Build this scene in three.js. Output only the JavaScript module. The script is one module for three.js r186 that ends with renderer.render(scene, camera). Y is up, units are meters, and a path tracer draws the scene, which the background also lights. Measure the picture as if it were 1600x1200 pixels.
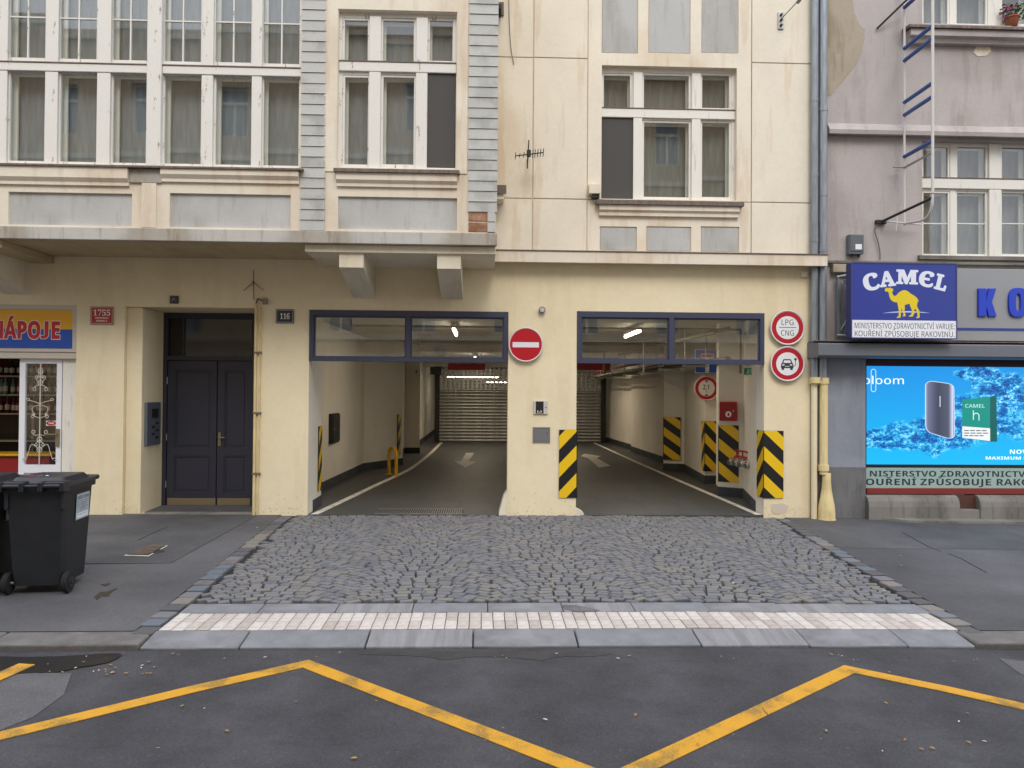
import * as THREE from 'three';
import { mergeGeometries } from 'three/addons/utils/BufferGeometryUtils.js';
import { RoundedBoxGeometry } from 'three/addons/geometries/RoundedBoxGeometry.js';
import { FontLoader } from 'three/addons/loaders/FontLoader.js';
import { TextGeometry } from 'three/addons/geometries/TextGeometry.js';
import { RectAreaLightUniformsLib } from 'three/addons/lights/RectAreaLightUniformsLib.js';

// ------------------------------------------------------------------ camera, sky, sun, exposure
RectAreaLightUniformsLib.init();
const scene = new THREE.Scene();
const camera = new THREE.PerspectiveCamera(53.13, 4 / 3, 0.05, 900);
camera.rotation.order = 'YXZ';
camera.rotation.set(0.72 * Math.PI / 180, -2.2 * Math.PI / 180, 0.4 * Math.PI / 180);
camera.position.set(0, 1.83, 11.6);
camera.updateMatrixWorld(true);
const renderer = new THREE.WebGLRenderer({ antialias: true });
renderer.toneMapping = THREE.LinearToneMapping;
renderer.toneMappingExposure = 1.66;
renderer.shadowMap.enabled = true;
{
  const W = 256, H = 128, d = new Float32Array(W * H * 4);
  for (let j = 0; j < H; j++) for (let i = 0; i < W; i++) {
    const el = ((j + .5) / H - .5) * Math.PI, s = Math.max(0, Math.sin(el));
    const cl = 1 + .06 * Math.sin(i / W * Math.PI * 6 + s * 5) * Math.sin(s * 9 + 1);
    const L = el > 0 ? (.62 + .38 * s) * 1.3 * cl : .3, k = (j * W + i) * 4;
    d[k] = L * .94; d[k + 1] = L * .985; d[k + 2] = L * 1.07; d[k + 3] = 1;
  }
  const t = new THREE.DataTexture(d, W, H, THREE.RGBAFormat, THREE.FloatType);
  t.mapping = THREE.EquirectangularReflectionMapping; t.magFilter = t.minFilter = THREE.LinearFilter; t.needsUpdate = true;
  scene.background = t; scene.environment = t; scene.environmentIntensity = 1;
}
const sun = new THREE.DirectionalLight(0xfff6ea, 0.8);
sun.position.set(2.5, 21, 20); sun.target.position.set(0, 0, 0); sun.castShadow = true; sun.shadow.radius = 45;
Object.assign(sun.shadow.camera, { left: -16, right: 16, top: 16, bottom: -16, near: 1, far: 70 });
sun.shadow.mapSize.set(2048, 2048);
scene.add(sun, sun.target);

// ------------------------------------------------------------------ helpers
let seed = 12345;
const rnd = () => { seed |= 0; seed = seed + 0x6D2B79F5 | 0; let t = Math.imul(seed ^ seed >>> 15, 1 | seed); t = t + Math.imul(t ^ t >>> 7, 61 | t) ^ t; return ((t ^ t >>> 14) >>> 0) / 4294967296; };
const rr = (a, b) => a + (b - a) * rnd();
const V3 = (x, y, z) => new THREE.Vector3(x, y, z);
// surveying: a sight line through the camera met with the plane z = const, or with the floor y = const
function at(u, v, z = 0) {
  const k = V3((u - 800) / 1200, (600 - v) / 1200, -1).applyQuaternion(camera.quaternion), t = (z - 11.6) / k.z;
  return [k.x * t, 1.83 + k.y * t];
}
function floorAt(u, v, y = 0) {
  const k = V3((u - 800) / 1200, (600 - v) / 1200, -1).applyQuaternion(camera.quaternion), t = (y - 1.83) / k.y;
  return [k.x * t, 11.6 + k.z * t];
}
function rc(u0, v0, u1, v1, z = 0) {
  const a = at(u0, v0, z), b = at(u1, v1, z), c = at(u0, v1, z), d = at(u1, v0, z);
  return [(a[0] + c[0]) / 2, (b[0] + d[0]) / 2, (b[1] + c[1]) / 2, (a[1] + d[1]) / 2];   // x0 x1 y0 y1
}
const gslope = (x) => -0.012 * Math.max(0, x - 1.8);
const gy = (x, z) => -0.02 * z + gslope(x);            // pavement falls to the kerb and gently to the right
const ROADY = -0.168;
const ry = (x) => ROADY + gslope(x);
const used = new Map();
function numbered(n) { const k = used.get(n) || 0; used.set(n, k + 1); return k ? n + '_' + String(k).padStart(3, '0') : n; }
function uvm(g) {                                        // uv in metres, from the way each face points
  g = g.index ? g.toNonIndexed() : g;
  const p = g.attributes.position, n = p.count, uv = new Float32Array(n * 2), a = V3(), b = V3(), c = V3();
  for (let i = 0; i < n; i += 3) {
    a.fromBufferAttribute(p, i); b.fromBufferAttribute(p, i + 1); c.fromBufferAttribute(p, i + 2);
    const N = b.clone().sub(a).cross(c.clone().sub(a)), ax = Math.abs(N.x), ay = Math.abs(N.y), az = Math.abs(N.z);
    [a, b, c].forEach((q, k) => { const o = (i + k) * 2;
      if (az >= ax && az >= ay) { uv[o] = q.x; uv[o + 1] = q.y; } else if (ax >= ay) { uv[o] = q.z; uv[o + 1] = q.y; } else { uv[o] = q.x; uv[o + 1] = q.z; } });
  }
  g.setAttribute('uv', new THREE.BufferAttribute(uv, 2));
  for (const k of Object.keys(g.attributes)) if (!['position', 'normal', 'uv'].includes(k)) g.deleteAttribute(k);
  return g;
}
const join = (gs) => { gs = Array.isArray(gs) ? gs.flat() : [gs]; gs = gs.map((g) => g.index ? g.toNonIndexed() : g); return gs.length > 1 ? mergeGeometries(gs, false) : gs[0]; };
function bx(x0, x1, y0, y1, z0, z1, r = 0) {
  const w = x1 - x0, h = y1 - y0, d = z1 - z0;
  const g = r ? new RoundedBoxGeometry(w, h, d, 1, Math.min(r, w / 2.1, h / 2.1, d / 2.1)) : new THREE.BoxGeometry(w, h, d);
  g.translate((x0 + x1) / 2, (y0 + y1) / 2, (z0 + z1) / 2); return uvm(g);
}
function plate(outer, holes, z0, z1) {                   // flat plate with openings, all rects are [x0,x1,y0,y1]
  const poly = (r) => r.length === 4 && typeof r[0] === 'number' ? [[r[0], r[2]], [r[1], r[2]], [r[1], r[3]], [r[0], r[3]]] : r;
  const s = new THREE.Shape(poly(outer).map((p) => new THREE.Vector2(...p)));
  for (const h of holes) s.holes.push(new THREE.Path(poly(h).map((p) => new THREE.Vector2(...p))));
  const g = new THREE.ExtrudeGeometry(s, { depth: z1 - z0, bevelEnabled: false }); g.translate(0, 0, z0); return uvm(g);
}
function prism(pts, y0, y1) {                            // plan polygon of [x,z], raised from y0 to y1
  const s = new THREE.Shape(pts.map((p) => new THREE.Vector2(p[0], -p[1])));
  const g = new THREE.ExtrudeGeometry(s, { depth: y1 - y0, bevelEnabled: false }); g.rotateX(-Math.PI / 2); g.translate(0, y0, 0); return uvm(g);
}
function profileX(pts, x0, x1) {                         // [z,y] outline drawn along x
  const s = new THREE.Shape(pts.map((p) => new THREE.Vector2(-p[0], p[1])));
  const g = new THREE.ExtrudeGeometry(s, { depth: x1 - x0, bevelEnabled: false }); g.rotateY(Math.PI / 2); g.translate(x0, 0, 0); return uvm(g);
}
function sheet(pts, yf, off = 0, th = 0.02) {            // thin paving sheet following the ground, pts [x,z]
  const s = new THREE.Shape(pts.map((p) => new THREE.Vector2(p[0], -p[1])));
  const g = new THREE.ExtrudeGeometry(s, { depth: th, bevelEnabled: false }); g.rotateX(-Math.PI / 2);
  const p = g.attributes.position;
  for (let i = 0; i < p.count; i++) p.setY(i, p.getY(i) - th + off + yf(p.getX(i), p.getZ(i)));
  g.computeVertexNormals(); return uvm(g);
}
const tube = (pts, r, seg = 6, closed = false, t) => uvm(new THREE.TubeGeometry(new THREE.CatmullRomCurve3(pts.map((p) => V3(...p)), closed, 'centripetal'), t || pts.length * 6, r, seg, closed));
function bar(a, b, r, seg = 8) {
  const A = V3(...a), B = V3(...b), g = new THREE.CylinderGeometry(r, r, A.distanceTo(B), seg);
  g.applyQuaternion(new THREE.Quaternion().setFromUnitVectors(V3(0, 1, 0), B.clone().sub(A).normalize())); g.translate(...A.add(B).multiplyScalar(.5).toArray()); return uvm(g);
}
const bars = (pts, r, seg) => pts.slice(1).map((p, i) => bar(pts[i], p, r, seg));
function cyl(x, y, z, r, h, axis = 'z', seg = 32, r2 = r) {
  const g = new THREE.CylinderGeometry(r2, r, h, seg); if (axis === 'z') g.rotateX(Math.PI / 2); if (axis === 'x') g.rotateZ(Math.PI / 2); g.translate(x, y, z); return uvm(g);
}
function lathe(pts, seg = 16) { return uvm(new THREE.LatheGeometry(pts.map((p) => new THREE.Vector2(...p)), seg)); }
function mesh(name, g, m, parent) {
  const o = new THREE.Mesh(join(g), m); o.name = numbered(name); o.castShadow = o.receiveShadow = true; parent.add(o); return o;
}
function thing(name, label, category, group) {
  const o = new THREE.Group(); o.name = numbered(name); o.userData = { label, category }; if (group) o.userData.group = group; scene.add(o); return o;
}
function grp(name, parent) { const o = new THREE.Group(); o.name = numbered(name); parent.add(o); return o; }
function one(name, g, m, label, category, group) { const o = mesh(name, g, m, scene); o.userData = { label, category }; if (group) o.userData.group = group; return settle(o); }
function struct(name, g, m) { const o = mesh(name, g, m, scene); o.userData.kind = 'structure'; return o; }
function settle(o) {                                     // move a finished thing's origin to its base
  const b = new THREE.Box3().setFromObject(o), c = V3((b.min.x + b.max.x) / 2, b.min.y, (b.min.z + b.max.z) / 2);
  const seen = new Set();
  o.traverse((m) => { if (m.isMesh && !seen.has(m.geometry)) { seen.add(m.geometry); m.geometry.translate(-c.x, -c.y, -c.z); } if (m.isLight) m.position.sub(c); });
  o.position.copy(c); return o;
}

// ------------------------------------------------------------------ procedural textures
function noiseField(N, base, oct, sd, sx = 1, gain = .55) {  // tiling value noise, 0..1; sx stretches along y
  const out = new Float32Array(N * N); let amp = 1, tot = 0, s = sd;
  const r = () => { s = Math.imul(s ^ s >>> 15, 0x2c1b3c6d) + 0x9E3779B9 | 0; return ((s ^ s >>> 13) >>> 0) / 4294967296; };
  for (let o = 0; o < oct; o++) {
    const fx = base << o, fy = Math.max(1, Math.round(fx / sx)); if (fx > N) break;
    const L = new Float32Array(fx * fy); for (let i = 0; i < L.length; i++) L[i] = r();
    for (let y = 0; y < N; y++) {
      const Y = y / N * fy, y0 = Math.floor(Y), ty = Y - y0, wy = ty * ty * (3 - 2 * ty), ya = (y0 % fy) * fx, yb = ((y0 + 1) % fy) * fx;
      for (let x = 0; x < N; x++) {
        const X = x / N * fx, x0 = Math.floor(X), tx = X - x0, wx = tx * tx * (3 - 2 * tx), x1 = (x0 + 1) % fx;
        const a = L[ya + x0], b = L[ya + x1], c = L[yb + x0], d = L[yb + x1];
        out[y * N + x] += amp * (a + (b - a) * wx + (c - a) * wy + (a - b - c + d) * wx * wy);
      }
    }
    tot += amp; amp *= gain;
  }
  let lo = 1e9, hi = -1e9; for (const v of out) { if (v < lo) lo = v; if (v > hi) hi = v; }
  for (let i = 0; i < out.length; i++) out[i] = (out[i] - lo) / (hi - lo);
  return out;
}
const NB = 512, nA = noiseField(NB, 4, 7, 11), nB = noiseField(NB, 6, 6, 77), nF = noiseField(NB, 64, 4, 5, 1, .8), nS = noiseField(NB, 24, 5, 31, 8), nG = noiseField(NB, 128, 3, 9, 1, .9), nL = noiseField(NB, 2, 5, 123, 1, .5);
const smooth = (a, b, x) => { x = Math.min(1, Math.max(0, (x - a) / (b - a))); return x * x * (3 - 2 * x); };
const mix = (a, b, t) => a.map((v, i) => v + (b[i] - v) * t);
function colorTex(fn, size = NB, metres = 1, my) {
  const d = new Uint8Array(size * size * 4), k = NB / size;
  for (let y = 0; y < size; y++) for (let x = 0; x < size; x++) { const i = ((y * k | 0) * NB + (x * k | 0)), c = fn(i, x / size, y / size), o = (y * size + x) * 4; d[o] = Math.max(0, Math.min(255, c[0])); d[o + 1] = Math.max(0, Math.min(255, c[1])); d[o + 2] = Math.max(0, Math.min(255, c[2])); d[o + 3] = 255; }
  const t = new THREE.DataTexture(d, size, size); t.colorSpace = THREE.SRGBColorSpace; t.wrapS = t.wrapT = THREE.RepeatWrapping; t.magFilter = THREE.LinearFilter; t.minFilter = THREE.LinearMipmapLinearFilter; t.generateMipmaps = true; t.repeat.set(1 / metres, 1 / (my || metres)); t.needsUpdate = true; return t;
}
function grayTex(f, metres = 1, fn = (v) => v) {
  const d = new Uint8Array(NB * NB * 4); for (let i = 0; i < NB * NB; i++) { const v = Math.max(0, Math.min(255, fn(f[i], i) * 255)); d[i * 4] = d[i * 4 + 1] = d[i * 4 + 2] = v; d[i * 4 + 3] = 255; }
  const t = new THREE.DataTexture(d, NB, NB); t.wrapS = t.wrapT = THREE.RepeatWrapping; t.magFilter = THREE.LinearFilter; t.minFilter = THREE.LinearMipmapLinearFilter; t.generateMipmaps = true; t.repeat.set(1 / metres, 1 / metres); t.needsUpdate = true; return t;
}
const bumpFine = grayTex(nF, .5), bumpGrit = grayTex(nG, .35), bumpWide = grayTex(nA, 1.4);
const std = (o) => new THREE.MeshStandardMaterial(o);
const rgb = (r, g, b) => new THREE.Color().setRGB(r / 255, g / 255, b / 255, THREE.SRGBColorSpace);
const plain = (r, g, b, rough = .7, o = {}) => std({ color: rgb(r, g, b), roughness: rough, ...o });
function plaster(c, dirt, amt, metres = 4, bump = .0016) {
  return std({ map: colorTex((i) => { const a = smooth(.52, .8, nL[i]) * .6 + smooth(.58, .8, nS[i]) * .5, g = (nF[i] - .5) * 9 + (nA[i] - .5) * 12; return mix(c, dirt, Math.min(1, a * amt)).map((v) => v + g); }, 512, metres), roughness: .9, bumpMap: bumpFine, bumpScale: bump });
}
const M = {
  yellow: plaster([232, 219, 186], [217, 201, 166], .5, 5),
  cream: plaster([229, 220, 202], [198, 172, 140], .5, 3.2),
  creamTrim: plaster([226, 217, 199], [192, 166, 138], .4, 2.3),
  corbel: plaster([226, 218, 198], [196, 180, 152], .4, 2),
  bandGrey: plaster([186, 184, 178], [144, 132, 116], .8, 2.1),
  panelBlue: plaster([184, 184, 182], [158, 154, 148], .6, 1.9),
  soffit: plaster([190, 172, 138], [160, 144, 116], .5, 2),
  mauve: plaster([181, 173, 170], [158, 147, 142], .7, 2.6, .004),
  mauvePatch: plaster([172, 160, 142], [146, 130, 110], .8, 1.3, .005),
  pillarBlue: plaster([142, 148, 160], [120, 124, 134], .5, 1.5),
  pillarGrey: plaster([112, 112, 114], [88, 88, 90], .6, 1.2),
  concrete: plaster([128, 124, 118], [94, 90, 84], .8, 1.4, .003),
  white: plaster([226, 221, 209], [206, 198, 182], .35, 3),
  ceiling: plaster([186, 182, 172], [160, 154, 144], .5, 3),
  plinth: plaster([62, 66, 72], [50, 53, 58], .6, 1),
  opposite: plaster([204, 180, 146], [166, 144, 114], .6, 4),
  frameNavy: plain(58, 62, 84, .45),
  doorNavy: plain(43, 44, 58, .5, { bumpMap: bumpFine, bumpScale: .0004 }),
  zinc: std({ map: colorTex((i) => { const v = 128 + nS[i] * 34 + (nF[i] - .5) * 12; return [v * .96, v, v * 1.04]; }, 256, .6), roughness: .48, metalness: .55 }),
  pipeGrey: plain(92, 98, 106, .5), pipeYellow: plaster([224, 206, 154], [190, 168, 120], .6, .8),
  black: plain(24, 24, 26, .55), dark: plain(40, 38, 38, .7), chrome: plain(205, 205, 205, .2, { metalness: 1 }),
  galv: std({ map: colorTex((i) => { const v = 150 + nA[i] * 34; return [v, v, v * .98]; }, 256, .5), roughness: .42, metalness: .8 }),
  red: plain(178, 16, 28, .4), redDeep: plain(150, 26, 28, .5), whitePaint: plain(232, 232, 230, .5),
  flashing: std({ map: colorTex((i) => { const v = 88 + nS[i] * 40; return [v, v * .88, v * .82]; }, 256, .8), roughness: .7 }),
  yellowPaint: plain(222, 168, 24, .45), wood: plain(92, 66, 48, .7),
  cable: plain(112, 100, 88, .8), brass: plain(150, 136, 112, .35, { metalness: .6 }),
  glass: new THREE.MeshPhysicalMaterial({ color: 0xf4f8f6, roughness: .015, metalness: 0, transmission: 1, thickness: 0, ior: 2.0 }),
  glassDark: new THREE.MeshPhysicalMaterial({ color: rgb(28, 26, 28), roughness: .06, ior: 1.5 }),
  screenMesh: std({ map: colorTex((i, x, y) => { const v = 74 + (nG[i] - .5) * 14 + ((x * 128 | 0) % 2) * 6; return [v * 1.03, v, v * .97]; }, 256, .3), roughness: .9 }),
  tyre: plain(26, 26, 28, .85, { bumpMap: bumpGrit, bumpScale: .0008 }),
};
// weathered white paint on window timber: flakes with their own outlines show grey-brown wood
M.oldPaint = std({ map: colorTex((i) => { const f = smooth(.69, .77, nS[i] * .55 + nB[i] * .35 + (nF[i] - .5) * .45), g = (nF[i] - .5) * 12; return mix([222, 219, 212], [142, 124, 106], f * .85).map((v) => v + g); }, 512, .9), roughness: .75, bumpMap: grayTex(nS, .9), bumpScale: .001 });
M.newPaint = std({ map: colorTex((i) => { const g = (nF[i] - .5) * 8 - smooth(.7, .9, nS[i]) * 24; return [226 + g, 223 + g, 214 + g]; }, 256, 1), roughness: .6 });
M.slat = std({ map: colorTex((i) => { const g = (nF[i] - .5) * 14 - smooth(.5, .85, nA[i]) * 16; return [186 + g, 186 + g, 182 + g]; }, 512, 1.3), roughness: .8, bumpMap: bumpFine, bumpScale: .0012 });
M.slat2 = std({ map: colorTex((i) => { const g = (nF[i] - .5) * 14 - smooth(.4, .85, nB[i]) * 18; return [180 + g, 180 + g, 176 + g]; }, 512, 1.1), roughness: .8, bumpMap: bumpFine, bumpScale: .0012 });
M.brick = std({ map: colorTex((i) => { const g = (nF[i] - .5) * 30 + (nB[i] - .5) * 60; return [150 + g, 112 + g, 88 + g]; }, 256, .4), roughness: .95 });
M.curtain = std({ map: colorTex((i) => { const v = 138 + (nS[i] - .5) * 24 + (nG[i] - .5) * 8; return [v * .96, v * .98, v]; }, 256, .8), roughness: 1 });
M.curtain2 = std({ map: colorTex((i) => { const v = 116 + (nS[i] - .5) * 30; return [v, v, v * .97]; }, 256, .8), roughness: 1 });
// asphalts and stones
M.road = std({ map: colorTex((i) => { const p = smooth(.5, .8, nL[i]) * 7, g = (nG[i] - .5) * 30 + (nA[i] - .5) * 12 + (nB[i] - .5) * 12, s = nG[i] > .86 ? 34 : 0; return [60 + g + p + s, 59 + g + p + s, 63 + g + p + s]; }, 512, 1.3), roughness: .86, bumpMap: bumpGrit, bumpScale: .003 });
M.roadOld = std({ map: colorTex((i) => { const g = (nG[i] - .5) * 36 + (nB[i] - .5) * 14, s = nG[i] > .84 ? 30 : 0; return [92 + g + s, 90 + g + s, 92 + g + s]; }, 512, 1.1), roughness: .9, bumpMap: bumpGrit, bumpScale: .003 });
M.pave = std({ map: colorTex((i) => { const p = (nL[i] - .5) * 24, g = (nG[i] - .5) * 18 + (nA[i] - .5) * 16; return [80 + g + p, 79 + g + p, 82 + g + p]; }, 512, 3.1), roughness: .88, bumpMap: bumpGrit, bumpScale: .0015 });
M.pave2 = std({ map: colorTex((i) => { const p = (nB[i] - .5) * 20, g = (nG[i] - .5) * 18 + (nL[i] - .5) * 18; return [80 + g + p, 79 + g + p, 81 + g + p]; }, 512, 2.7), roughness: .88, bumpMap: bumpGrit, bumpScale: .0015 });
M.joint = plain(46, 44, 42, 1, { bumpMap: bumpGrit, bumpScale: .003 });
M.kerbs = [0, 1, 2].map((k) => std({ map: colorTex((i) => { const g = (nG[i] - .5) * 16 + ([nA, nB, nS][k][i] - .5) * 34; return [120 + g + k * 5, 121 + g + k * 4, 126 + g + k * 3]; }, 256, 1.1), roughness: .8, bumpMap: bumpFine, bumpScale: .001 }));
M.kerbOld = std({ map: colorTex((i) => { const g = (nG[i] - .5) * 26 + (nA[i] - .5) * 40; return [104 + g, 100 + g, 98 + g]; }, 256, .9), roughness: .92, bumpMap: bumpGrit, bumpScale: .002 });
M.tiles = [[191, 182, 175], [182, 173, 166], [196, 188, 182], [172, 162, 154]].map((c, k) => std({ map: colorTex((i) => { const g = (nG[(i * 3 + k * 977) % nG.length] - .5) * 34 + (nB[i] - .5) * 26; return c.map((v) => v + g); }, 128, .3), roughness: .9, bumpMap: bumpGrit, bumpScale: .0015 }));
M.cobbles = [[113, 113, 118], [107, 108, 113], [118, 118, 121], [114, 112, 111], [103, 105, 111], [121, 118, 115]].map((c) => std({ color: rgb(...c), roughness: .72, bumpMap: bumpFine, bumpScale: .003 }));
M.cobbleAny = std({ color: 0xffffff, roughness: .72, bumpMap: bumpFine, bumpScale: .003 });
M.gfloor = std({ map: colorTex((i) => { const g = (nG[i] - .5) * 8 + (nL[i] - .5) * 16 - smooth(.62, .8, nS[i]) * 8; return [74 + g, 76 + g, 76 + g]; }, 512, 3), roughness: .55, bumpMap: bumpFine, bumpScale: .0006 });
M.roadYellow = std({ map: colorTex((i) => { const w = smooth(.54, .68, nG[i] * .55 + nB[i] * .5), g = (nG[i] - .5) * 26; return mix([206, 150, 34], [116, 96, 60], w * .75).map((v) => v + g); }, 512, .9), roughness: .8, bumpMap: bumpGrit, bumpScale: .002 });
M.floorWhite = std({ map: colorTex((i) => { const g = (nG[i] - .5) * 16 - smooth(.5, .75, nB[i]) * 30; return [224 + g, 221 + g, 212 + g]; }, 256, .8), roughness: .6 });
M.stainPale = std({ map: colorTex((i) => { const g = (nG[i] - .5) * 40 + (nB[i] - .5) * 40; return [92 + g, 92 + g, 96 + g]; }, 256, .5), roughness: .6, bumpMap: bumpGrit, bumpScale: .001 });
M.wet = plain(30, 28, 28, .4, { bumpMap: bumpGrit, bumpScale: .001 });
M.stain = std({ map: colorTex((i) => { const g = (nG[i] - .5) * 16 + (nB[i] - .5) * 18; return [52 + g, 51 + g, 53 + g]; }, 256, .5), roughness: .6, bumpMap: bumpGrit, bumpScale: .002 });
M.bin = std({ map: colorTex((i) => { const g = (nF[i] - .5) * 6 + (nB[i] - .5) * 8; return [31 + g, 34 + g, 40 + g]; }, 256, .7), roughness: .55, bumpMap: bumpGrit, bumpScale: .0005 });
M.binLid = plain(34, 36, 44, .4, { bumpMap: bumpGrit, bumpScale: .0004 });

function canvasTex(w, h, draw) { const c = document.createElement('canvas'); c.width = w; c.height = h; const g = c.getContext('2d'); draw(g, w, h); const t = new THREE.CanvasTexture(c); t.colorSpace = THREE.SRGBColorSpace; t.anisotropy = 8; return t; }
function fitText(g, s, x, y, w, h, font = 'bold', fam = 'sans-serif') {   // stretched to a w x h box whose left baseline is x, y
  g.font = `${font} 100px ${fam}`; g.textAlign = 'left'; g.textBaseline = 'alphabetic'; const m = g.measureText(s).width;
  g.save(); g.translate(x, y); g.scale(w / m, h / 72); g.fillText(s, 0, 0); g.restore();
}
function face(x0, x1, y0, y1, z, turn) {                 // printed face with uv 0..1
  const g = new THREE.PlaneGeometry(x1 - x0, y1 - y0); g.translate((x0 + x1) / 2, (y0 + y1) / 2, z); return g.toNonIndexed();
}
function discFace(x, y, z, r) { const g = new THREE.CircleGeometry(r, 48); g.translate(x, y, z); return g.toNonIndexed(); }
const print = (t, rough = .45, o = {}) => std({ map: t, roughness: rough, ...o });
const font = await new FontLoader().loadAsync('fonts/droid/droid_sans_bold.typeface.json');

// ------------------------------------------------------------------ ground: road, pavement, kerbs, driveway
const KZ = 5.56;                                         // kerb line
struct('ground', (() => { const g = new THREE.PlaneGeometry(700, 700); g.rotateX(-Math.PI / 2); g.translate(0, -.62, 0); return uvm(g); })(), M.joint);
{
  // road with a slight fall following the kerb
  const xs = [-60, -12, -6, -2, 1.8, 6, 12, 60], parts = [];
  for (let i = 0; i < xs.length - 1; i++) parts.push(sheet([[xs[i], KZ - .02], [xs[i], 14], [xs[i + 1], 14], [xs[i + 1], KZ - .02]], (x) => ROADY + gslope(Math.min(x, 12)), 0, .2));
  struct('road', parts, M.road);
  const patch = struct('road_patch', sheet([floorAt(-60, 1052, -.165), floorAt(30, 1050, -.165), floorAt(112, 1052, -.165), floorAt(100, 1085, -.165), floorAt(52, 1120, -.165), floorAt(8, 1138, -.165), floorAt(-70, 1165, -.165)].reverse(), (x) => ry(x), .004, .004), M.roadOld);
  struct('road_patch', sheet([floorAt(1560, 1030, -.2), floorAt(1660, 1040, -.2), floorAt(1700, 1072, -.2), floorAt(1596, 1056, -.2)].reverse(), (x) => ry(x), .004, .004), M.roadOld);
  // wet dirty gutter
  const blob = (pts, y) => { const c = new THREE.CatmullRomCurve3(pts.map((p) => { const q = floorAt(p[0], p[1], y); return V3(q[0], 0, q[1]); }), true, 'centripetal').getPoints(60); return c.map((p, i) => [p.x + rr(-.008, .008), p.z + rr(-.006, .006)]); };
  const gut = mesh('puddle', sheet(blob([[-60, 1027], [60, 1027], [190, 1023], [165, 1036], [120, 1044], [92, 1050], [40, 1052], [-60, 1058]], -.164).reverse(), (x) => ry(x), .008, .003), M.wet, patch); gut.userData.label = 'dark wet puddle along the kerb';
  struct('gutter_stain', sheet(blob([[640, 1018], [760, 1018], [900, 1018], [956, 1021], [925, 1026], [870, 1027], [850, 1032], [800, 1028], [740, 1027], [700, 1031], [650, 1026], [560, 1022]], -.168).reverse(), (x) => ry(x), .003, .003), M.stain);
}
// zigzag no-parking line
{
  const seg = (a, b, w, x0, x1) => { const A = floorAt(...a, ROADY), B = floorAt(...b, ROADY), d = [B[0] - A[0], B[1] - A[1]], l = Math.hypot(...d), n = [-d[1] / l * w / 2, d[0] / l * w / 2]; return { A, B, n }; };
  const line = (pts, w) => {                             // mitred polyline
    const P = pts.map((p) => floorAt(...p, ROADY)), L = [], R = [];
    for (let i = 0; i < P.length; i++) {
      const a = P[Math.max(0, i - 1)], b = P[i], c = P[Math.min(P.length - 1, i + 1)], d1 = [b[0] - a[0], b[1] - a[1]], d2 = [c[0] - b[0], c[1] - b[1]];
      const nn = (d) => { const l = Math.hypot(...d) || 1; return [-d[1] / l, d[0] / l]; }; const n1 = i ? nn(d1) : nn(d2), n2 = i < P.length - 1 ? nn(d2) : n1;
      let m = [n1[0] + n2[0], n1[1] + n2[1]]; const k = w / (m[0] * n1[0] + m[1] * n1[1]); L.push([b[0] + m[0] * k / 2, b[1] + m[1] * k / 2]); R.push([b[0] - m[0] * k / 2, b[1] - m[1] * k / 2]);
    }
    return [...L, ...R.reverse()];
  };
  const ok = (pts) => { let a = 0; for (let i = 0; i < pts.length; i++) { const p = pts[i], q = pts[(i + 1) % pts.length]; a += p[0] * q[1] - q[0] * p[1]; } return a > 0 ? pts.reverse() : pts; };
  struct('road_marking', [sheet(ok(line([[-220, 1208], [0, 1151], [300, 1078], [478, 1038], [700, 1123], [955, 1222], [1150, 1130], [1327, 1044], [1480, 1074], [1600, 1100], [1800, 1145]], .125)), (x) => ry(x), .006, .004), sheet(ok(line([[-120, 1104], [-20, 1068], [42, 1040]], .13)), (x) => ry(x), .013, .004)], M.roadYellow);
}
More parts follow.
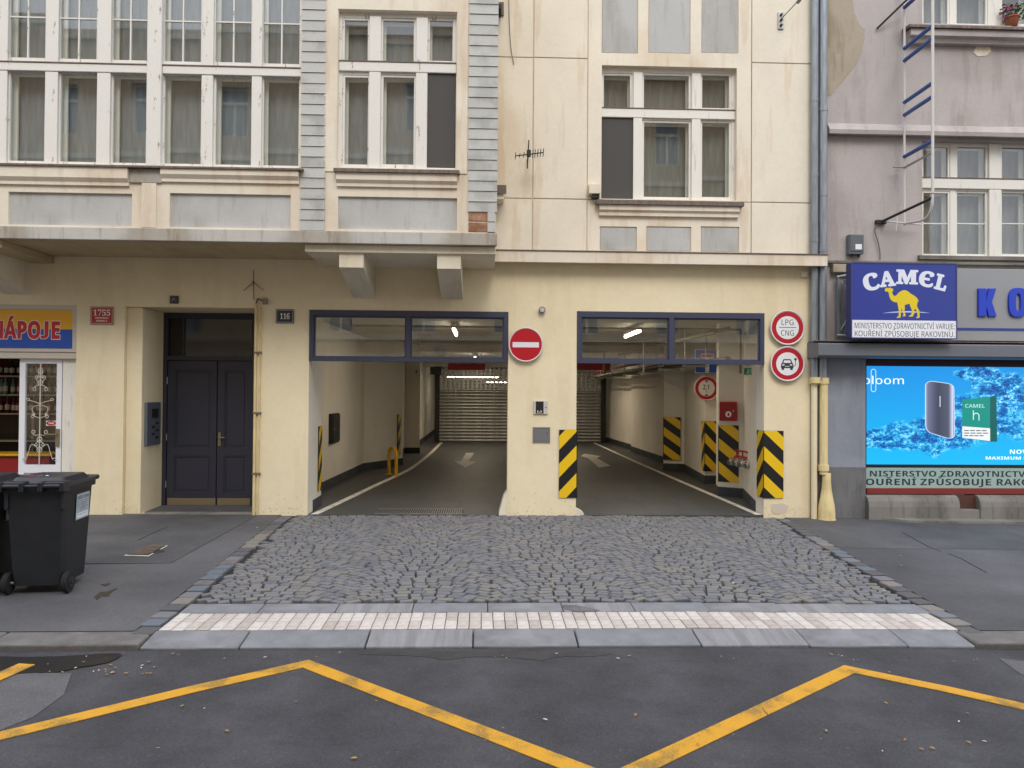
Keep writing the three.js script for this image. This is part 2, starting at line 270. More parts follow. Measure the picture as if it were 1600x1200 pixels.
// driveway: cobbles in fans, border stones, tactile tiles, slabs and dropped kerb
const driveL = (z) => -2.62 - (5.3 - z) * .036, driveR = (z) => 4.02 + (5.3 - z) * .088;
{
  const dw = new THREE.Group(); dw.name = numbered('driveway'); dw.userData.kind = 'structure'; scene.add(dw);
  const dip = (z) => z > 5.26 ? -(z - 5.26) * .12 : 0;
  const dy = (x, z) => gy(x, z) + dip(z);
  mesh('bed', sheet([[driveL(0) - .3, -.3], [driveL(KZ), KZ - .03], [1.8, KZ - .03], [driveR(KZ), KZ - .03], [driveR(0) + .3, -.3], [1.8, -.3]], dy, -.016, .2), M.joint, dw);
  // stone shapes: chamfered, uneven setts
  const sett = (w, d, h, jit) => {
    const c = [[-1, -1], [1, -1], [1, 1], [-1, 1]].map(([a, b]) => [a * w / 2 * (1 - rnd() * jit), b * d / 2 * (1 - rnd() * jit)]);
    const ring = (s, y, dr) => c.map(([x, z]) => [x * s, y + (rnd() - .5) * dr, z * s]);
    const r0 = ring(1, -h, 0), r1 = ring(1, -.007, .002), r2 = ring(.93, 0, .0035), pos = [];
    const quad = (a, b, c2, d2) => pos.push(...a, ...b, ...c2, ...a, ...c2, ...d2);
    for (let i = 0; i < 4; i++) { const j = (i + 1) % 4; quad(r0[j], r0[i], r1[i], r1[j]); quad(r1[j], r1[i], r2[i], r2[j]); }
    const cm = [0, .003 + rnd() * .002, 0]; for (let i = 0; i < 4; i++) pos.push(...r2[(i + 1) % 4], ...r2[i], ...cm);
    const g = new THREE.BufferGeometry(); g.setAttribute('position', new THREE.Float32BufferAttribute(pos, 3)); g.computeVertexNormals(); return uvm(g);
  };
  const vars = []; for (let i = 0; i < 8; i++) vars.push(sett(.118, .099, .05, .16));
  const list = [], W = 1.36;
  for (let lane = -3; lane < 5; lane++) {
    const xc = lane * W + .78, R = W * .74, A = Math.asin(W / 2 / R), n = 11;
    for (let k = -12; k < 62; k++) {
      const wd = Array.from({ length: n }, () => rr(.78, 1.22)), ws = wd.reduce((p, c) => p + c, 0); let acc = 0; const lay = wd.map((w) => { const c = (acc + w / 2) / ws; acc += w; return [c, w / ws * n]; }), sh = rr(-.3, .3) / n;
      for (let i = 0; i < n; i++) {
        const a = -A + (lay[i][0] + sh) * 2 * A, x = xc + R * Math.sin(a) + rr(-.007, .007), z = k * .098 + R * Math.cos(A) - R * Math.cos(a) + .5 + rr(-.007, .007);
        if (z < .03 || z > 4.47 || x < driveL(z) + .06 || x > driveR(z) - .06) continue;
        list.push({ x, z, a: -a + rr(-.12, .12), sx: lay[i][1] * rr(.95, 1.01) * (2 * A * R / n / .122), sz: rr(.88, 1.04) * Math.max(.72, Math.cos(a)), dy: rr(-.004, .003), tx: rr(-.022, .022), tz: rr(-.022, .022) });
      }
    }
  }
  list.sort((p, q) => q.z - p.z);
  const near = list.slice(0, 260), far = list.slice(260), m4 = new THREE.Matrix4(), q = new THREE.Quaternion(), e = new THREE.Euler();
  for (const s of near) { const o = new THREE.Mesh(vars[rnd() * 8 | 0], M.cobbles[Math.min(5, rnd() * 6.2 | 0)]); o.name = numbered('cobblestone'); o.position.set(s.x, dy(s.x, s.z) + s.dy, s.z); o.rotation.set(s.tx, s.a, s.tz); o.scale.set(s.sx, 1, s.sz); o.castShadow = o.receiveShadow = true; dw.add(o); }
  const groups = vars.map(() => []); far.forEach((s) => groups[rnd() * 8 | 0].push(s));
  const gs = [];
  const inst = new THREE.InstancedMesh(vars[0], M.cobbleAny, far.length); inst.name = 'cobblestones'; inst.userData.kind = 'stuff'; inst.castShadow = inst.receiveShadow = true;
  far.forEach((s, i) => { q.setFromEuler(e.set(s.tx, s.a + (rnd() * 2 | 0) * Math.PI, s.tz)); m4.compose(V3(s.x, dy(s.x, s.z) + s.dy, s.z), q, V3(s.sx, 1, s.sz)); inst.setMatrixAt(i, m4); inst.setColorAt(i, M.cobbles[Math.min(5, rnd() * 6.2 | 0)].color); });
  dw.add(inst);
  // border stones down both sides
  const pale = [plain(124, 118, 112, .85, { bumpMap: bumpFine, bumpScale: .002 }), plain(98, 105, 114, .8, { bumpMap: bumpFine, bumpScale: .002 }), M.pave, M.pave2, M.pave, M.cobbles[0], M.kerbOld];
  for (const [f, sg] of [[driveL, -1], [driveR, 1]]) for (let z = .1; z < 5.25; z += .21) {
    const x = f(z + .1) + sg * .09, g = bx(-.085, .085, -.05, 0, -rr(.07, .1), .1, .012), o = mesh('border_stone', g, pale[rnd() * 7 | 0], dw); o.position.set(x + rr(-.01, .01), dy(x, z + .1) + rr(-.004, .004), z + .1); o.rotation.y = rr(-.05, .05) + Math.atan(f(0) - f(1));
  }
  // slab strip
  for (let x = driveL(4.67) + .02, i = 0; x < driveR(4.67) - .1; i++) { const w = Math.min(rr(.62, .7), driveR(4.67) - x), xm = x + w / 2, o = mesh('slab', bx(-w / 2 + .004, w / 2 - .004, -.06, 0, -.135, .135, .005), M.kerbs[i % 3], dw); o.position.set(xm, dy(xm, 4.665) + rr(-.001, .002), 4.665); o.rotation.x = .02; x += w; }
  // two rows of pale tactile tiles
  const tg = [0, 1, 2].map(() => bx(-.0475, .0475, -.05, 0, -.108, .108, .004)), x0 = driveL(5) + .02, x1 = driveR(5) - .02, nt = Math.round((x1 - x0) / .1);
  for (let r = 0; r < 2; r++) for (let i = 0; i < nt; i++) { const o = new THREE.Mesh(tg[i % 3], M.tiles[rnd() * 3.6 | 0]); o.name = numbered('tactile_tile'); o.castShadow = o.receiveShadow = true; const x = x0 + (i + .5) * (x1 - x0) / nt, z = 4.918 + r * .222; o.position.set(x, dy(x, z) + rr(-.002, .002), z); o.rotation.set(.02, rr(-.01, .01), 0); dw.add(o); }
  // dropped kerb stones
  const kx = [-2.63, -1.87, -.9, -.06, .77, 1.75, 2.62, 3.42, 3.98];
  for (let i = 0; i < kx.length - 1; i++) { const w = kx[i + 1] - kx[i], xm = kx[i] + w / 2, o = mesh('dropped_kerb_stone', bx(-w / 2 + .005, w / 2 - .005, -.2, 0, -.155, .155, .014), M.kerbs[(i * 2 + 1) % 3], dw); o.position.set(xm, dy(xm, 5.408) + .001, 5.408); o.rotation.set(.135, 0, i === 7 ? -.012 : 0); }
  const st = [[[880, 946], [905, 947], [936, 954], [905, 956], [884, 952]], [[520, 930], [600, 926], [640, 932], [570, 938]]];
  for (const s of st.slice(0, 1)) { const c = new THREE.CatmullRomCurve3(s.map((p) => { const k = floorAt(p[0], p[1], -.092); return V3(k[0], 0, k[1]); }), true).getPoints(30).map((p) => [p.x + rr(-.008, .008), p.z + rr(-.008, .008)]); mesh('wet_stain', sheet(c.reverse(), dy, .005, .003), M.stainPale, dw); }
}
// pavements left and right, in asphalt fields with open seams
{
  const F = (u, v) => floorAt(u, v, -.05);
  const seamA = floorAt(390, 812, -.005), seamB = floorAt(266, 880, -.06), seamC = floorAt(-100, 884, -.06);
  const gap = .012, yf = gy;
  struct('sidewalk', sheet([[seamC[0], seamC[1] + gap], [-30, seamC[1] + gap], [-30, 5.26], [driveL(5.26) - .172, 5.26], [driveL(0) - .172, -.01], [seamA[0] + gap, -.01], [seamB[0] + gap, seamB[1] + gap]].map((p) => p), yf, 0, .1), M.pave);
  const mid = floorAt(263, 826, -.02), mid2 = floorAt(215, 845, -.03);
  struct('sidewalk', sheet([[seamA[0], -.9], [seamA[0], -.01], seamB, [-30, seamC[1]], [-30, -.9]].reverse(), yf, .0, .1), M.pave2);
  // right: seams follow the photograph's joints
  const rA = [driveR(1.6) + .172, 2.15];
  struct('sidewalk', sheet([[driveR(0) + .172, -.3], [driveR(2.1) + .172, 2.1], [30, 2.1], [30, -.3]].reverse(), yf, 0, .1), M.pave2);
  struct('sidewalk', sheet([[driveR(2.115) + .172, 2.115], [driveR(5.26) + .172, 5.26], [30, 5.26], [30, 2.115]].reverse(), yf, 0, .1), M.pave);
  const side = scene.children.filter((o) => /^sidewalk/.test(o.name));
  const crack = (pts, par) => mesh('crack', sheet([...pts.map(([u, v]) => F(u, v)), ...pts.slice().reverse().map(([u, v]) => { const q = F(u, v); return [q[0] + .012, q[1] + .012]; })].reverse(), gy, .003, .003), M.joint, par);
  crack([[262, 826], [240, 835], [215, 846]], side[1]);
  crack([[1482, 860], [1500, 866], [1540, 886]], side[2]);
  crack([[1410, 830], [1450, 850], [1468, 856]], side[2]);
  const blob = (pts, n = 40, j = .012) => new THREE.CatmullRomCurve3(pts.map((p) => { const q = floorAt(p[0], p[1], -.08); return V3(q[0], 0, q[1]); }), true).getPoints(n).map((p) => [p.x + rr(-j, j), p.z + rr(-j, j)]).reverse();
  mesh('wet_stain', sheet(blob([[149, 932], [158, 925], [168, 924], [182, 920], [174, 925], [168, 931], [160, 931], [152, 936]]), gy, .004, .003), M.wet, side[0]);
  mesh('wet_stain', sheet(blob([[158, 914], [172, 912], [166, 916]], 16, .006), gy, .004, .003), M.wet, side[0]);
  mesh('wet_stain', sheet(blob([[232, 864], [250, 863], [256, 866], [242, 869]], 16, .005), gy, .004, .003), M.stain, side[1]);
  // kerbs with single stones
  const kerb = (a, b, nm) => { const k = new THREE.Group(); k.name = numbered('kerb'); k.userData.kind = 'structure'; scene.add(k);
    for (let x = a; x < b - .05; x += 1.15) { const w = Math.min(1.15, b - x), xm = x + w / 2, y = gy(xm, 5.41) - .002, o = mesh('kerb_stone', bx(-w / 2 + .005, w / 2 - .005, -.25, 0, -.15, .15, .02), M.kerbOld, k); o.position.set(xm, y + rr(-.003, .003), 5.412); o.rotation.set(.03, rr(-.004, .004), 0); } };
  kerb(-10.68, -2.63); kerb(3.985, 12);
  struct('far_pavement', [sheet([[-60, 14], [-60, 18.7], [60, 18.7], [60, 14]], () => -.05, 0, .3)], M.pave);
}
{ // cover with a painted outline
  const c = thing('utility_cover', 'square rusty brown utility cover outlined in white on the left pavement', 'manhole cover');
  const q = [[194, 867], [236, 852], [262, 853], [232, 868]].map(([u, v]) => floorAt(u, v, -.045));
  const ctr = q.reduce((a, p) => [a[0] + p[0] / 4, a[1] + p[1] / 4], [0, 0]), sc = (k) => q.map((p) => [ctr[0] + (p[0] - ctr[0]) * k, ctr[1] + (p[1] - ctr[1]) * k]);
  mesh('painted_outline', sheet(sc(1).reverse(), gy, .003, .003), M.floorWhite, c);
  mesh('frame', sheet(sc(.9).reverse(), gy, .007, .004), M.joint, c);
  mesh('lid', sheet(sc(.85).reverse(), gy, .012, .005), std({ map: colorTex((i) => { const g = (nF[i] - .5) * 30 + (nB[i] - .5) * 30; return [96 + g, 80 + g, 70 + g]; }, 256, .5), roughness: .8, metalness: .3, bumpMap: bumpGrit, bumpScale: .002 }), c);
  settle(c);
}
// ------------------------------------------------------------------ windows
const curtainGeo = (x0, x1, y0, y1, z, fold = .2, amp = .006) => {
  const n = Math.max(8, Math.round((x1 - x0) / fold * 6)), g = new THREE.PlaneGeometry(x1 - x0, y1 - y0, n, 1), p = g.attributes.position, ph = rr(0, 6);
  for (let i = 0; i < p.count; i++) { const x = p.getX(i); p.setZ(i, amp * Math.sin(x / fold * 6.28 + ph + 1.3 * Math.sin(x * 7 + ph)) + amp * .4 * Math.sin(x / fold * 15 + ph)); }
  g.translate((x0 + x1) / 2, (y0 + y1) / 2, z); g.computeVertexNormals(); return uvm(g);
};
// panes: list of {r:[x0,x1,y0,y1], bars:'cross'|'mid'|null, screen:bool}; open = opening rect; zf = face of the frame
function makeWindow(parent, open, panes, zf, o = {}) {
  panes = panes.map((p) => ({ ...p, r: [Math.max(p.r[0], open[0] + .036), Math.min(p.r[1], open[1] - .036), Math.max(p.r[2], open[2] + .036), Math.min(p.r[3], open[3] - .036)] }));
  const w = grp('window', parent), fm = o.paint || M.oldPaint, s = o.sash ?? .028;
  mesh('frame', plate(open, panes.map((p) => [p.r[0] - s, p.r[1] + s, p.r[2] - s, p.r[3] + s]), zf - .07, zf), fm, w);
  if (o.posts) for (const [x0, x1, y0, y1] of o.posts) mesh('mullion', bx(x0, x1, y0, y1, zf + .001, zf + .03, .008), fm, w);
  if (o.rail) for (const r of o.rail) { mesh('transom', bx(r[0], r[1], r[2], r[3], zf + .002, zf + .036, .01), fm, w); mesh('drip_rail', bx(r[0], r[1], r[3] - .004, r[3] + .014, zf + .004, zf + .045, .004), M.flashing, w); }
  for (const p of panes) {
    const [x0, x1, y0, y1] = p.r, d = rr(-.006, .006);
    if (p.screen) { mesh('insect_screen', bx(x0 - s * .7, x1 + s * .7, y0 - s * .7, y1 + s * .7, zf - .012, zf + .004, .003), M.screenMesh, w); continue; }
    mesh('sash', plate([x0 - s + .002, x1 + s - .002, y0 - s + .002, y1 + s - .002], [[x0 + .004, x1 - .004, y0 + .004, y1 - .004]], zf - .055 + d, zf - .012 + d), fm, w);
    const g = new THREE.PlaneGeometry(x1 - x0 + .01, y1 - y0 + .01); g.rotateY(rr(-.006, .006)); g.rotateX(rr(-.006, .006)); g.translate((x0 + x1) / 2, (y0 + y1) / 2, zf - .036 + d);
    mesh('pane', g, M.glass, w);
    if (p.bars) { const xm = (x0 + x1) / 2, bw = .009, ym = p.bars === 'mid' ? (y0 + y1) / 2 : y0 + (y1 - y0) * (p.bh ?? .72), b = [bx(x0, x1, ym - bw, ym + bw, zf - .047 + d, zf - .02 + d)]; if (p.bars === 'cross') b.push(bx(xm - bw, xm + bw, y0, ym - bw, zf - .047 + d, zf - .02 + d), bx(xm - bw, xm + bw, ym + bw, y1, zf - .047 + d, zf - .02 + d)); mesh('glazing_bar', b, fm, w); }
  }
  if (!o.noInner) mesh('inner_frame', plate(open, panes.map((p) => [p.r[0] + .03, p.r[1] - .02, p.r[2] - .01, p.r[3] - .015]), zf - .17, zf - .14), M.newPaint, w);
  mesh('curtain', o.split ? o.split.map((c, i) => curtainGeo(c[0], c[1], open[2], open[3], zf - .23 - i * .005)) : curtainGeo(open[0], open[1], open[2], open[3], zf - .23), o.curtain || M.curtain, w);
  return w;
}
const colsRows = (cols, rows, z) => { const out = []; rows.forEach(([v0, v1], j) => cols.forEach(([u0, u1], i) => out.push({ r: rc(u0, v0, u1, v1, z), i, j }))); return out; };

// ------------------------------------------------------------------ the yellow house
const yb = thing('apartment_building', 'cream and yellow plastered house with two garage openings and a bay on corbels', 'building');
const TOP = 8.6;
const shopR = at(118, 640)[0], shopTop = at(60, 476)[1];
const niche = [at(193, 640)[0], at(396, 640)[0], -.3, at(290, 480)[1]];
const GL = [-2.60, .385, -.3, 3.068], GR = [1.425, 4.31, -.3, 3.09];
const CX = 5.03;                                          // right corner
mesh('ground_floor_wall', plate([-9.2, CX, -.5, 3.86], [[-9.1, shopR, -.3, shopTop], niche, GL, GR], -.35, 0), M.yellow, yb);
mesh('body', [bx(-9.2, CX, 3.32, TOP, -18, -.36)], M.ceiling, yb);
mesh('reveal_lining', bx(GR[1] - .0035, GR[1] - .0005, -.1, 2.299, -.351, -.002), M.white, yb);
{ const sp = []; for (let i = 0; i < 170; i++) { const band = [[-5.45, -4.98], [-3.38, -2.62], [.4, 1.42], [4.3, 5.0]][i % 4], x = rr(band[0], band[1]), y = .02 + rnd() * rnd() * .34 + gslope(x), r = rr(.003, .014), g = new THREE.CircleGeometry(r, 6); g.scale(1, rr(.4, 1.4), 1); g.rotateZ(rr(0, 3)); g.translate(x, y, .0025); sp.push(uvm(g)); } const o = mesh('splash_dirt', sp, plain(208, 193, 160, .95), yb); o.userData.kind = 'stuff';
  const pc = [[1206, 788], [1222, 786], [1231, 790], [1229, 801], [1214, 804], [1205, 798]].map(([u, v]) => at(u, v, 0)); mesh('repair_patch', plate(pc.reverse(), [], .0015, .005), plain(206, 194, 176, .95, { bumpMap: bumpGrit, bumpScale: .002 }), yb); }
{ // door niche
  const st = at(218, 640)[0];
  mesh('niche_wall', [bx(niche[0], st, -.3, niche[3], -.98, -.07, .012), bx(niche[1], niche[1] + .3, -.3, niche[3], -.98, -.351), bx(niche[0], niche[1] + .3, niche[3], niche[3] + .2, -.98, -.351)], M.yellow, yb);
  const d = grp('entrance_door', yb), z = -.82, D = rc(253, 488, 393, 793, z), [x0, x1, y0, y1] = D, xm = rc(338, 565, 339, 795, z)[0], tr = at(300, 561, z)[1];
  mesh('frame', plate([x0, x1 + .1, y0 - .05, y1], [[x0 + .07, x1 - .01, y0 + .0, tr - .02], [x0 + .08, x1 - .01, tr + .05, y1 - .1]], z - .1, z), M.doorNavy, d);
  for (const [a, b] of [[x0 + .075, xm - .004], [xm + .004, x1 + .0]]) {
    const leaf = [bx(a, b, y0 + .03, tr - .025, z - .075, z - .045, .004)], w = b - a, yk = at(300, 778, z)[1], mid = at(300, 707, z)[1], fr = .11;
    leaf.push(plate([a + .005, b - .005, yk + .004, tr - .03], [[a + fr, b - fr * .7, yk + .07, mid - .05], [a + fr, b - fr * .7, mid + .06, tr - .17]], z - .045, z - .02));
    for (const [c0, c1] of [[yk + .07, mid - .05], [mid + .06, tr - .17]]) leaf.push(plate([a + fr, b - fr * .7, c0, c1], [[a + fr + .022, b - fr * .7 - .022, c0 + .022, c1 - .022]], z - .045, z - .03), bx(a + fr + .05, b - fr * .7 - .05, c0 + .05, c1 - .05, z - .046, z - .036, .004));
    mesh('door_leaf', leaf, M.doorNavy, d);
    mesh('kick_plate', bx(a + .01, b - .01, y0 + .035, yk, z - .046, z - .03, .003), M.brass, d);
  }
  mesh('handle', [bx(xm + .025, xm + .065, .96, 1.18, z - .022, z - .008, .004), bar([xm + .045, 1.1, z - .015], [xm + .045, 1.1, z + .03], .01), bar([xm + .045, 1.1, z + .03], [xm + .14, 1.1, z + .03], .01)], M.brass, d);
  for (const y of [.35, 1.1, 2.0]) mesh('hinge', cyl(x0 + .07, y, z - .012, .011, .11, 'y', 8), M.galv, d);
  mesh('transom_pane', bx(x0 + .08, x1, tr + .05, y1 - .1, z - .06, z - .045), M.glassDark, d);
  mesh('transom_bar', [bx(x0 + .3, x0 + .33, tr + .05, y1 - .1, z - .044, z - .02, .004)], M.doorNavy, d);
  mesh('threshold', bx(niche[0], niche[1], -.2, .005, -.95, -.03, .01), M.concrete, yb);
  mesh('niche_back', bx(niche[0], niche[1] + .3, -.3, niche[3], -1.2, -.985), M.yellow, yb);
}
{ // upper wall, right: rendered fields with open grooves between them
  const z = 0, op = rc(940, 104, 1151, 312, z), xA = at(777, 200)[0], x1 = at(833, 200)[0], x2 = at(918, 200)[0], x3 = at(1174, 200)[0];
  const yt = at(1010, 94)[1], yl = at(1000, 313)[1], yb0 = at(1000, 394)[1] - .02, g = .007;
  mesh('upper_wall', plate([xA - .4, CX, 3.7, TOP], [op], -.355, -.024), M.creamTrim, yb);
  const topP = [[940, 997], [1013, 1079], [1096, 1154]].map(([a, b]) => { const r = rc(a, 0, b, 83, z); return [r[0], r[1], r[2], TOP - .6]; }), lowP = [[937, 995], [1010, 1080], [1095, 1155]].map(([a, b]) => { const r = rc(a, 354, b, 390, z); return [r[0], r[1], yb0 + .04, r[3]]; });
  for (const [a, b, dz] of [[xA - .05, x1, -.004], [x1, x2, .006], [x3, CX, .006]]) for (const [c, d] of [[yb0, yl], [yl, yt], [yt, TOP]]) mesh('wall_panel', bx(a + g, b - g, c + g, d - g, -.023, dz, .006), M.cream, yb);
  mesh('wall_panel', plate([x2 + g, x3 - g, yb0 + g, yl - g], lowP, -.023, .0), M.cream, yb);
  mesh('wall_panel', plate([x2 + g, x3 - g, yl + g, TOP], [op, ...topP], -.023, .0), M.cream, yb);
  for (const r of topP) mesh('recessed_panel', bx(r[0] + .012, r[1] - .012, r[2] + .012, r[3] - .012, -.023, -.012, .003), M.panelBlue, yb);
  for (const r of lowP) mesh('recessed_panel', bx(r[0] + .012, r[1] - .012, r[2] + .01, r[3] - .012, -.023, -.013, .003), M.panelBlue, yb);
  const zf = -.1, panes = [...colsRows([[943, 985], [1006, 1077], [1097, 1140]], [[117, 169]], zf), { r: rc(942, 186, 990, 309, zf), screen: true }, ...colsRows([[1006, 1077], [1097, 1140]], [[191, 308]], zf)];
  const op2 = [op[0] + .0, op[1], op[2], op[3]], tr = rc(940, 172, 1148, 186, zf), m1 = rc(989, 110, 1003, 312, zf), m2 = rc(1080, 110, 1094, 312, zf);
  makeWindow(yb, op2, panes, zf, { posts: [[m1[0], m1[1], op[2], tr[2]], [m1[0], m1[1], tr[3], op[3] - .06], [m2[0], m2[1], op[2], tr[2]], [m2[0], m2[1], tr[3], op[3] - .06]], rail: [[op[0] + .002, op[1] - .002, tr[2], tr[3]]], curtain: M.curtain2, paint: M.newPaint });
  const s = rc(932, 312, 1163, 319, .12), s2 = rc(937, 319, 1156, 337, .09);
  mesh('sill', profileX([[-.1, s[2]], [.12, s[2] - .01], [.12, s[3] - .02], [-.1, s[3]]], s[0], s[1]), M.flashing, yb);
  mesh('sill_moulding', profileX([[0, s2[2]], [.05, s2[2]], [.05, s2[2] + .05], [.085, s2[2] + .08], [.085, s[2] - .012], [0, s[2] - .004]], s2[0], s2[1]), M.creamTrim, yb);
}
{ // cornice
  const c = rc(770, 395, 1293, 412, .22);
  mesh('cornice', profileX([[0, c[2] + .03], [.16, c[2] + .03], [.16, c[2]], [.22, c[2]], [.22, c[3]], [0, c[3] + .02]], c[0], c[1]), M.creamTrim, yb);
  mesh('cornice_flashing', profileX([[0, c[3] + .022], [.235, c[3] + .002], [.235, c[3] + .016], [0, c[3] + .05]], c[0] - .01, c[1] + .012), M.flashing, yb);
}
{ // bay on corbels
  const z = 1.3, BX1 = .165, BX0 = -9.2, yB = 3.815, yBand = 3.99;
  mesh('bay_core', bx(BX0, BX1 - .01, yB + .002, TOP, -.02, z - .36), M.soffit, yb);
  mesh('bay_floor', bx(BX0, BX1 - .002, yB, yBand, -.01, z - .01), M.soffit, yb);
  mesh('bay_band', bx(BX0, BX1 + .02, yB - .004, yBand - .01, z - .009, z + .035, .012), M.bandGrey, yb);
  const W1 = [at(-330, 100, z)[0], at(470, 100, z)[0], at(200, 259, z)[1], TOP], W2r = rc(528, 18, 713, 263, z), W2 = [W2r[0], W2r[1], W2r[2], W2r[3]];
  const pan = [rc(13, 301, 206, 352, z), rc(265, 303, 454, 356, z), rc(528, 308, 714, 359, z), rc(-200, 301, -45, 352, z)];
  mesh('bay_wall', plate([BX0, BX1, yBand - .012, TOP], [W1, W2, ...pan], z - .36, z), M.creamTrim, yb);
  for (const p of pan) mesh('recessed_panel', bx(p[0], p[1], p[2], p[3], z - .3, z - .035), M.panelBlue, yb);
  const pl = rc(222, 283, 245, 351, z); mesh('pilaster', bx(pl[0], pl[1], yBand - .008, pl[3] + .02, z - .002, z + .025, .006), M.creamTrim, yb);
  // clapboard slats
  const pil = [[rc(471, 0, 509, 360, z), false], [rc(732, 0, 774, 360, z), true]];
  for (const [r, right] of pil) { const step = .1405; let k = 0; for (let y = yBand; y < TOP; y += step, k++) {
    const dx = rr(-.004, .004), miss = right && (k === 1 || k === 0) && false;
    const rust = right && (k === 0 || k === 1);
    if (rust) { mesh('brick_patch', bx(r[0] + .01, r[1] - .1, y + .012, y + step - .006, z - .03, z + .012, .006), M.brick, yb); mesh('slat', bx(r[1] - .095, r[1] + .006, y + .002, y + step - .008, z - .02, z + .03, .005), M.slat, yb); continue; }
    const g = profileX([[-.01, y - .004], [.024, y - .004], [.022, y + .003], [.012, y + step - .009], [-.01, y + step - .009]], r[0] + dx, (right ? BX1 + .012 : r[1]) + dx * .4); g.translate(0, rr(-.003, .003), z); mesh('slat', g, rnd() < .5 ? M.slat : M.slat2, yb); } }
  // left window band: six lights over six
  const zf = z - .07, colsA = [[14, 71], [93, 151], [175, 231], [256, 314], [336, 393], [411, 469]], ext = [[-228, -170], [-148, -90], [-66, -9]];
  const panes = [];
  for (const c of [...ext, ...colsA]) { const lo = rc(c[0], 106, c[1], 249, zf), up = rc(c[0], 18, c[1], 84, zf); panes.push({ r: [lo[0], lo[1], W1[2] + .06, 6.13 - .07] }); panes.push({ r: [up[0], up[1], 6.13 + .11, 7.55], bars: 'cross', bh: .42 }); }
  const pw = (u0, u1) => { const r = rc(u0, 20, u1, 250, zf); return [r[0], r[1]]; };
  const posts = []; for (const [a, b] of [[-9, 13], [72, 92], [153, 174], [316, 334], [394, 410]]) { const p = pw(a, b); posts.push([p[0], p[1], W1[2], 6.05], [p[0], p[1], 6.17, TOP]); }
  const big = pw(232, 255);
  makeWindow(yb, W1, panes, zf, { posts: [...posts], rail: [[W1[0], big[0] - .002, 6.055, 6.165], [big[1] + .002, W1[1] - .003, 6.055, 6.165]], split: [[W1[0], -4.4], [-4.42, W1[1]]] });
  mesh('window_post', bx(big[0], big[1], W1[2] - .01, TOP, zf - .05, zf + .07, .015), M.oldPaint, yb);
  { const s = at(200, 257, z)[1]; mesh('sill', profileX([[-.07, W1[2] - .03], [.1, W1[2] - .045], [.1, W1[2] - .02], [-.07, W1[2] - .001]].map((p) => [p[0] + z, p[1]]), BX0, W1[1] + .06), M.flashing, yb);
    for (const [a, b] of [[-400, 203], [254, 468]]) { const r = rc(a, 262, b, 284, z); mesh('sill_moulding', profileX([[0, r[2] - .02], [.035, r[2] - .02], [.035, r[2] + .02], [.075, r[2] + .07], [.075, W1[2] - .046], [0, W1[2] - .05]].map((p) => [p[0] + z, p[1]]), r[0], r[1]), M.creamTrim, yb); }
    const r = rc(203, 270, 254, 284, z); mesh('sill_moulding', bx(r[0] + .003, r[1] - .003, r[2] - .02, W1[2] - .06, z, z + .03, .006), M.bandGrey, yb); }
  // right bay window: three over three, one insect screen
  const cB = [[538, 575], [598, 647], [671, 708]], p2 = [...colsRows(cB, [[31, 95]], zf), ...colsRows(cB.slice(0, 2), [[120, 257]], zf), { r: rc(668, 116, 709, 259, zf), screen: true }];
  const t2 = rc(530, 99, 712, 114, zf), ma = rc(577, 20, 595, 260, zf), mb = rc(650, 20, 668, 260, zf);
  makeWindow(yb, W2, p2, zf, { posts: [ma, mb].flatMap((m) => [[m[0], m[1], W2[2], t2[2]], [m[0], m[1], t2[3], W2[3] - .05]]), rail: [[W2[0] + .003, W2[1] - .003, t2[2], t2[3]]], curtain: M.curtain });
  { const s = rc(521, 262, 718, 269, z + .1), s2 = rc(525, 269, 714, 291, z + .07);
    mesh('sill', profileX([[-.07, s[2] + .01], [.11, s[2] - .005], [.11, s[3] - .02], [-.07, s[3] + .0]].map((p) => [p[0] + z, p[1]]), s[0], s[1]), M.flashing, yb);
    mesh('sill_moulding', profileX([[0, s2[2]], [.035, s2[2]], [.035, s2[2] + .04], [.075, s2[2] + .08], [.075, s[2] - .006], [0, s[2]]].map((p) => [p[0] + z, p[1]]), s2[0], s2[1]), M.creamTrim, yb);
    const lt = rc(508, 0, 732, 14, z); mesh('lintel_trim', plate([lt[0] + .004, lt[1] - .004, W2[2] - .06, TOP], [[W2[0] - .008, W2[1] + .008, W2[2] - .055, W2[3] + .01]], z + .001, z + .014), M.creamTrim, yb); }
  // slab and corbels
  const sl = rc(476, 386, 774, 395, z - .06); mesh('bay_slab', bx(sl[0], BX1, 3.71, yB - .001, 0, z - .06, .008), M.corbel, yb);
  const corb = (x0, x1, nm) => mesh('corbel', profileX([[-.02, 3.24], [z - .1, 3.515], [z - .1, 3.714], [-.02, 3.714]], x0, x1), M.corbel, yb);
  const c1 = rc(530, 393, 568, 418, z - .1), c2 = rc(683, 393, 720, 420, z - .1); corb(c1[0], c1[1]); corb(c2[0], c2[1]);
  mesh('bay_slab', bx(-9.2, -6.35, 3.71, yB - .001, 0, z - .06, .008), M.soffit, yb); corb(-7.05, -6.68);
}
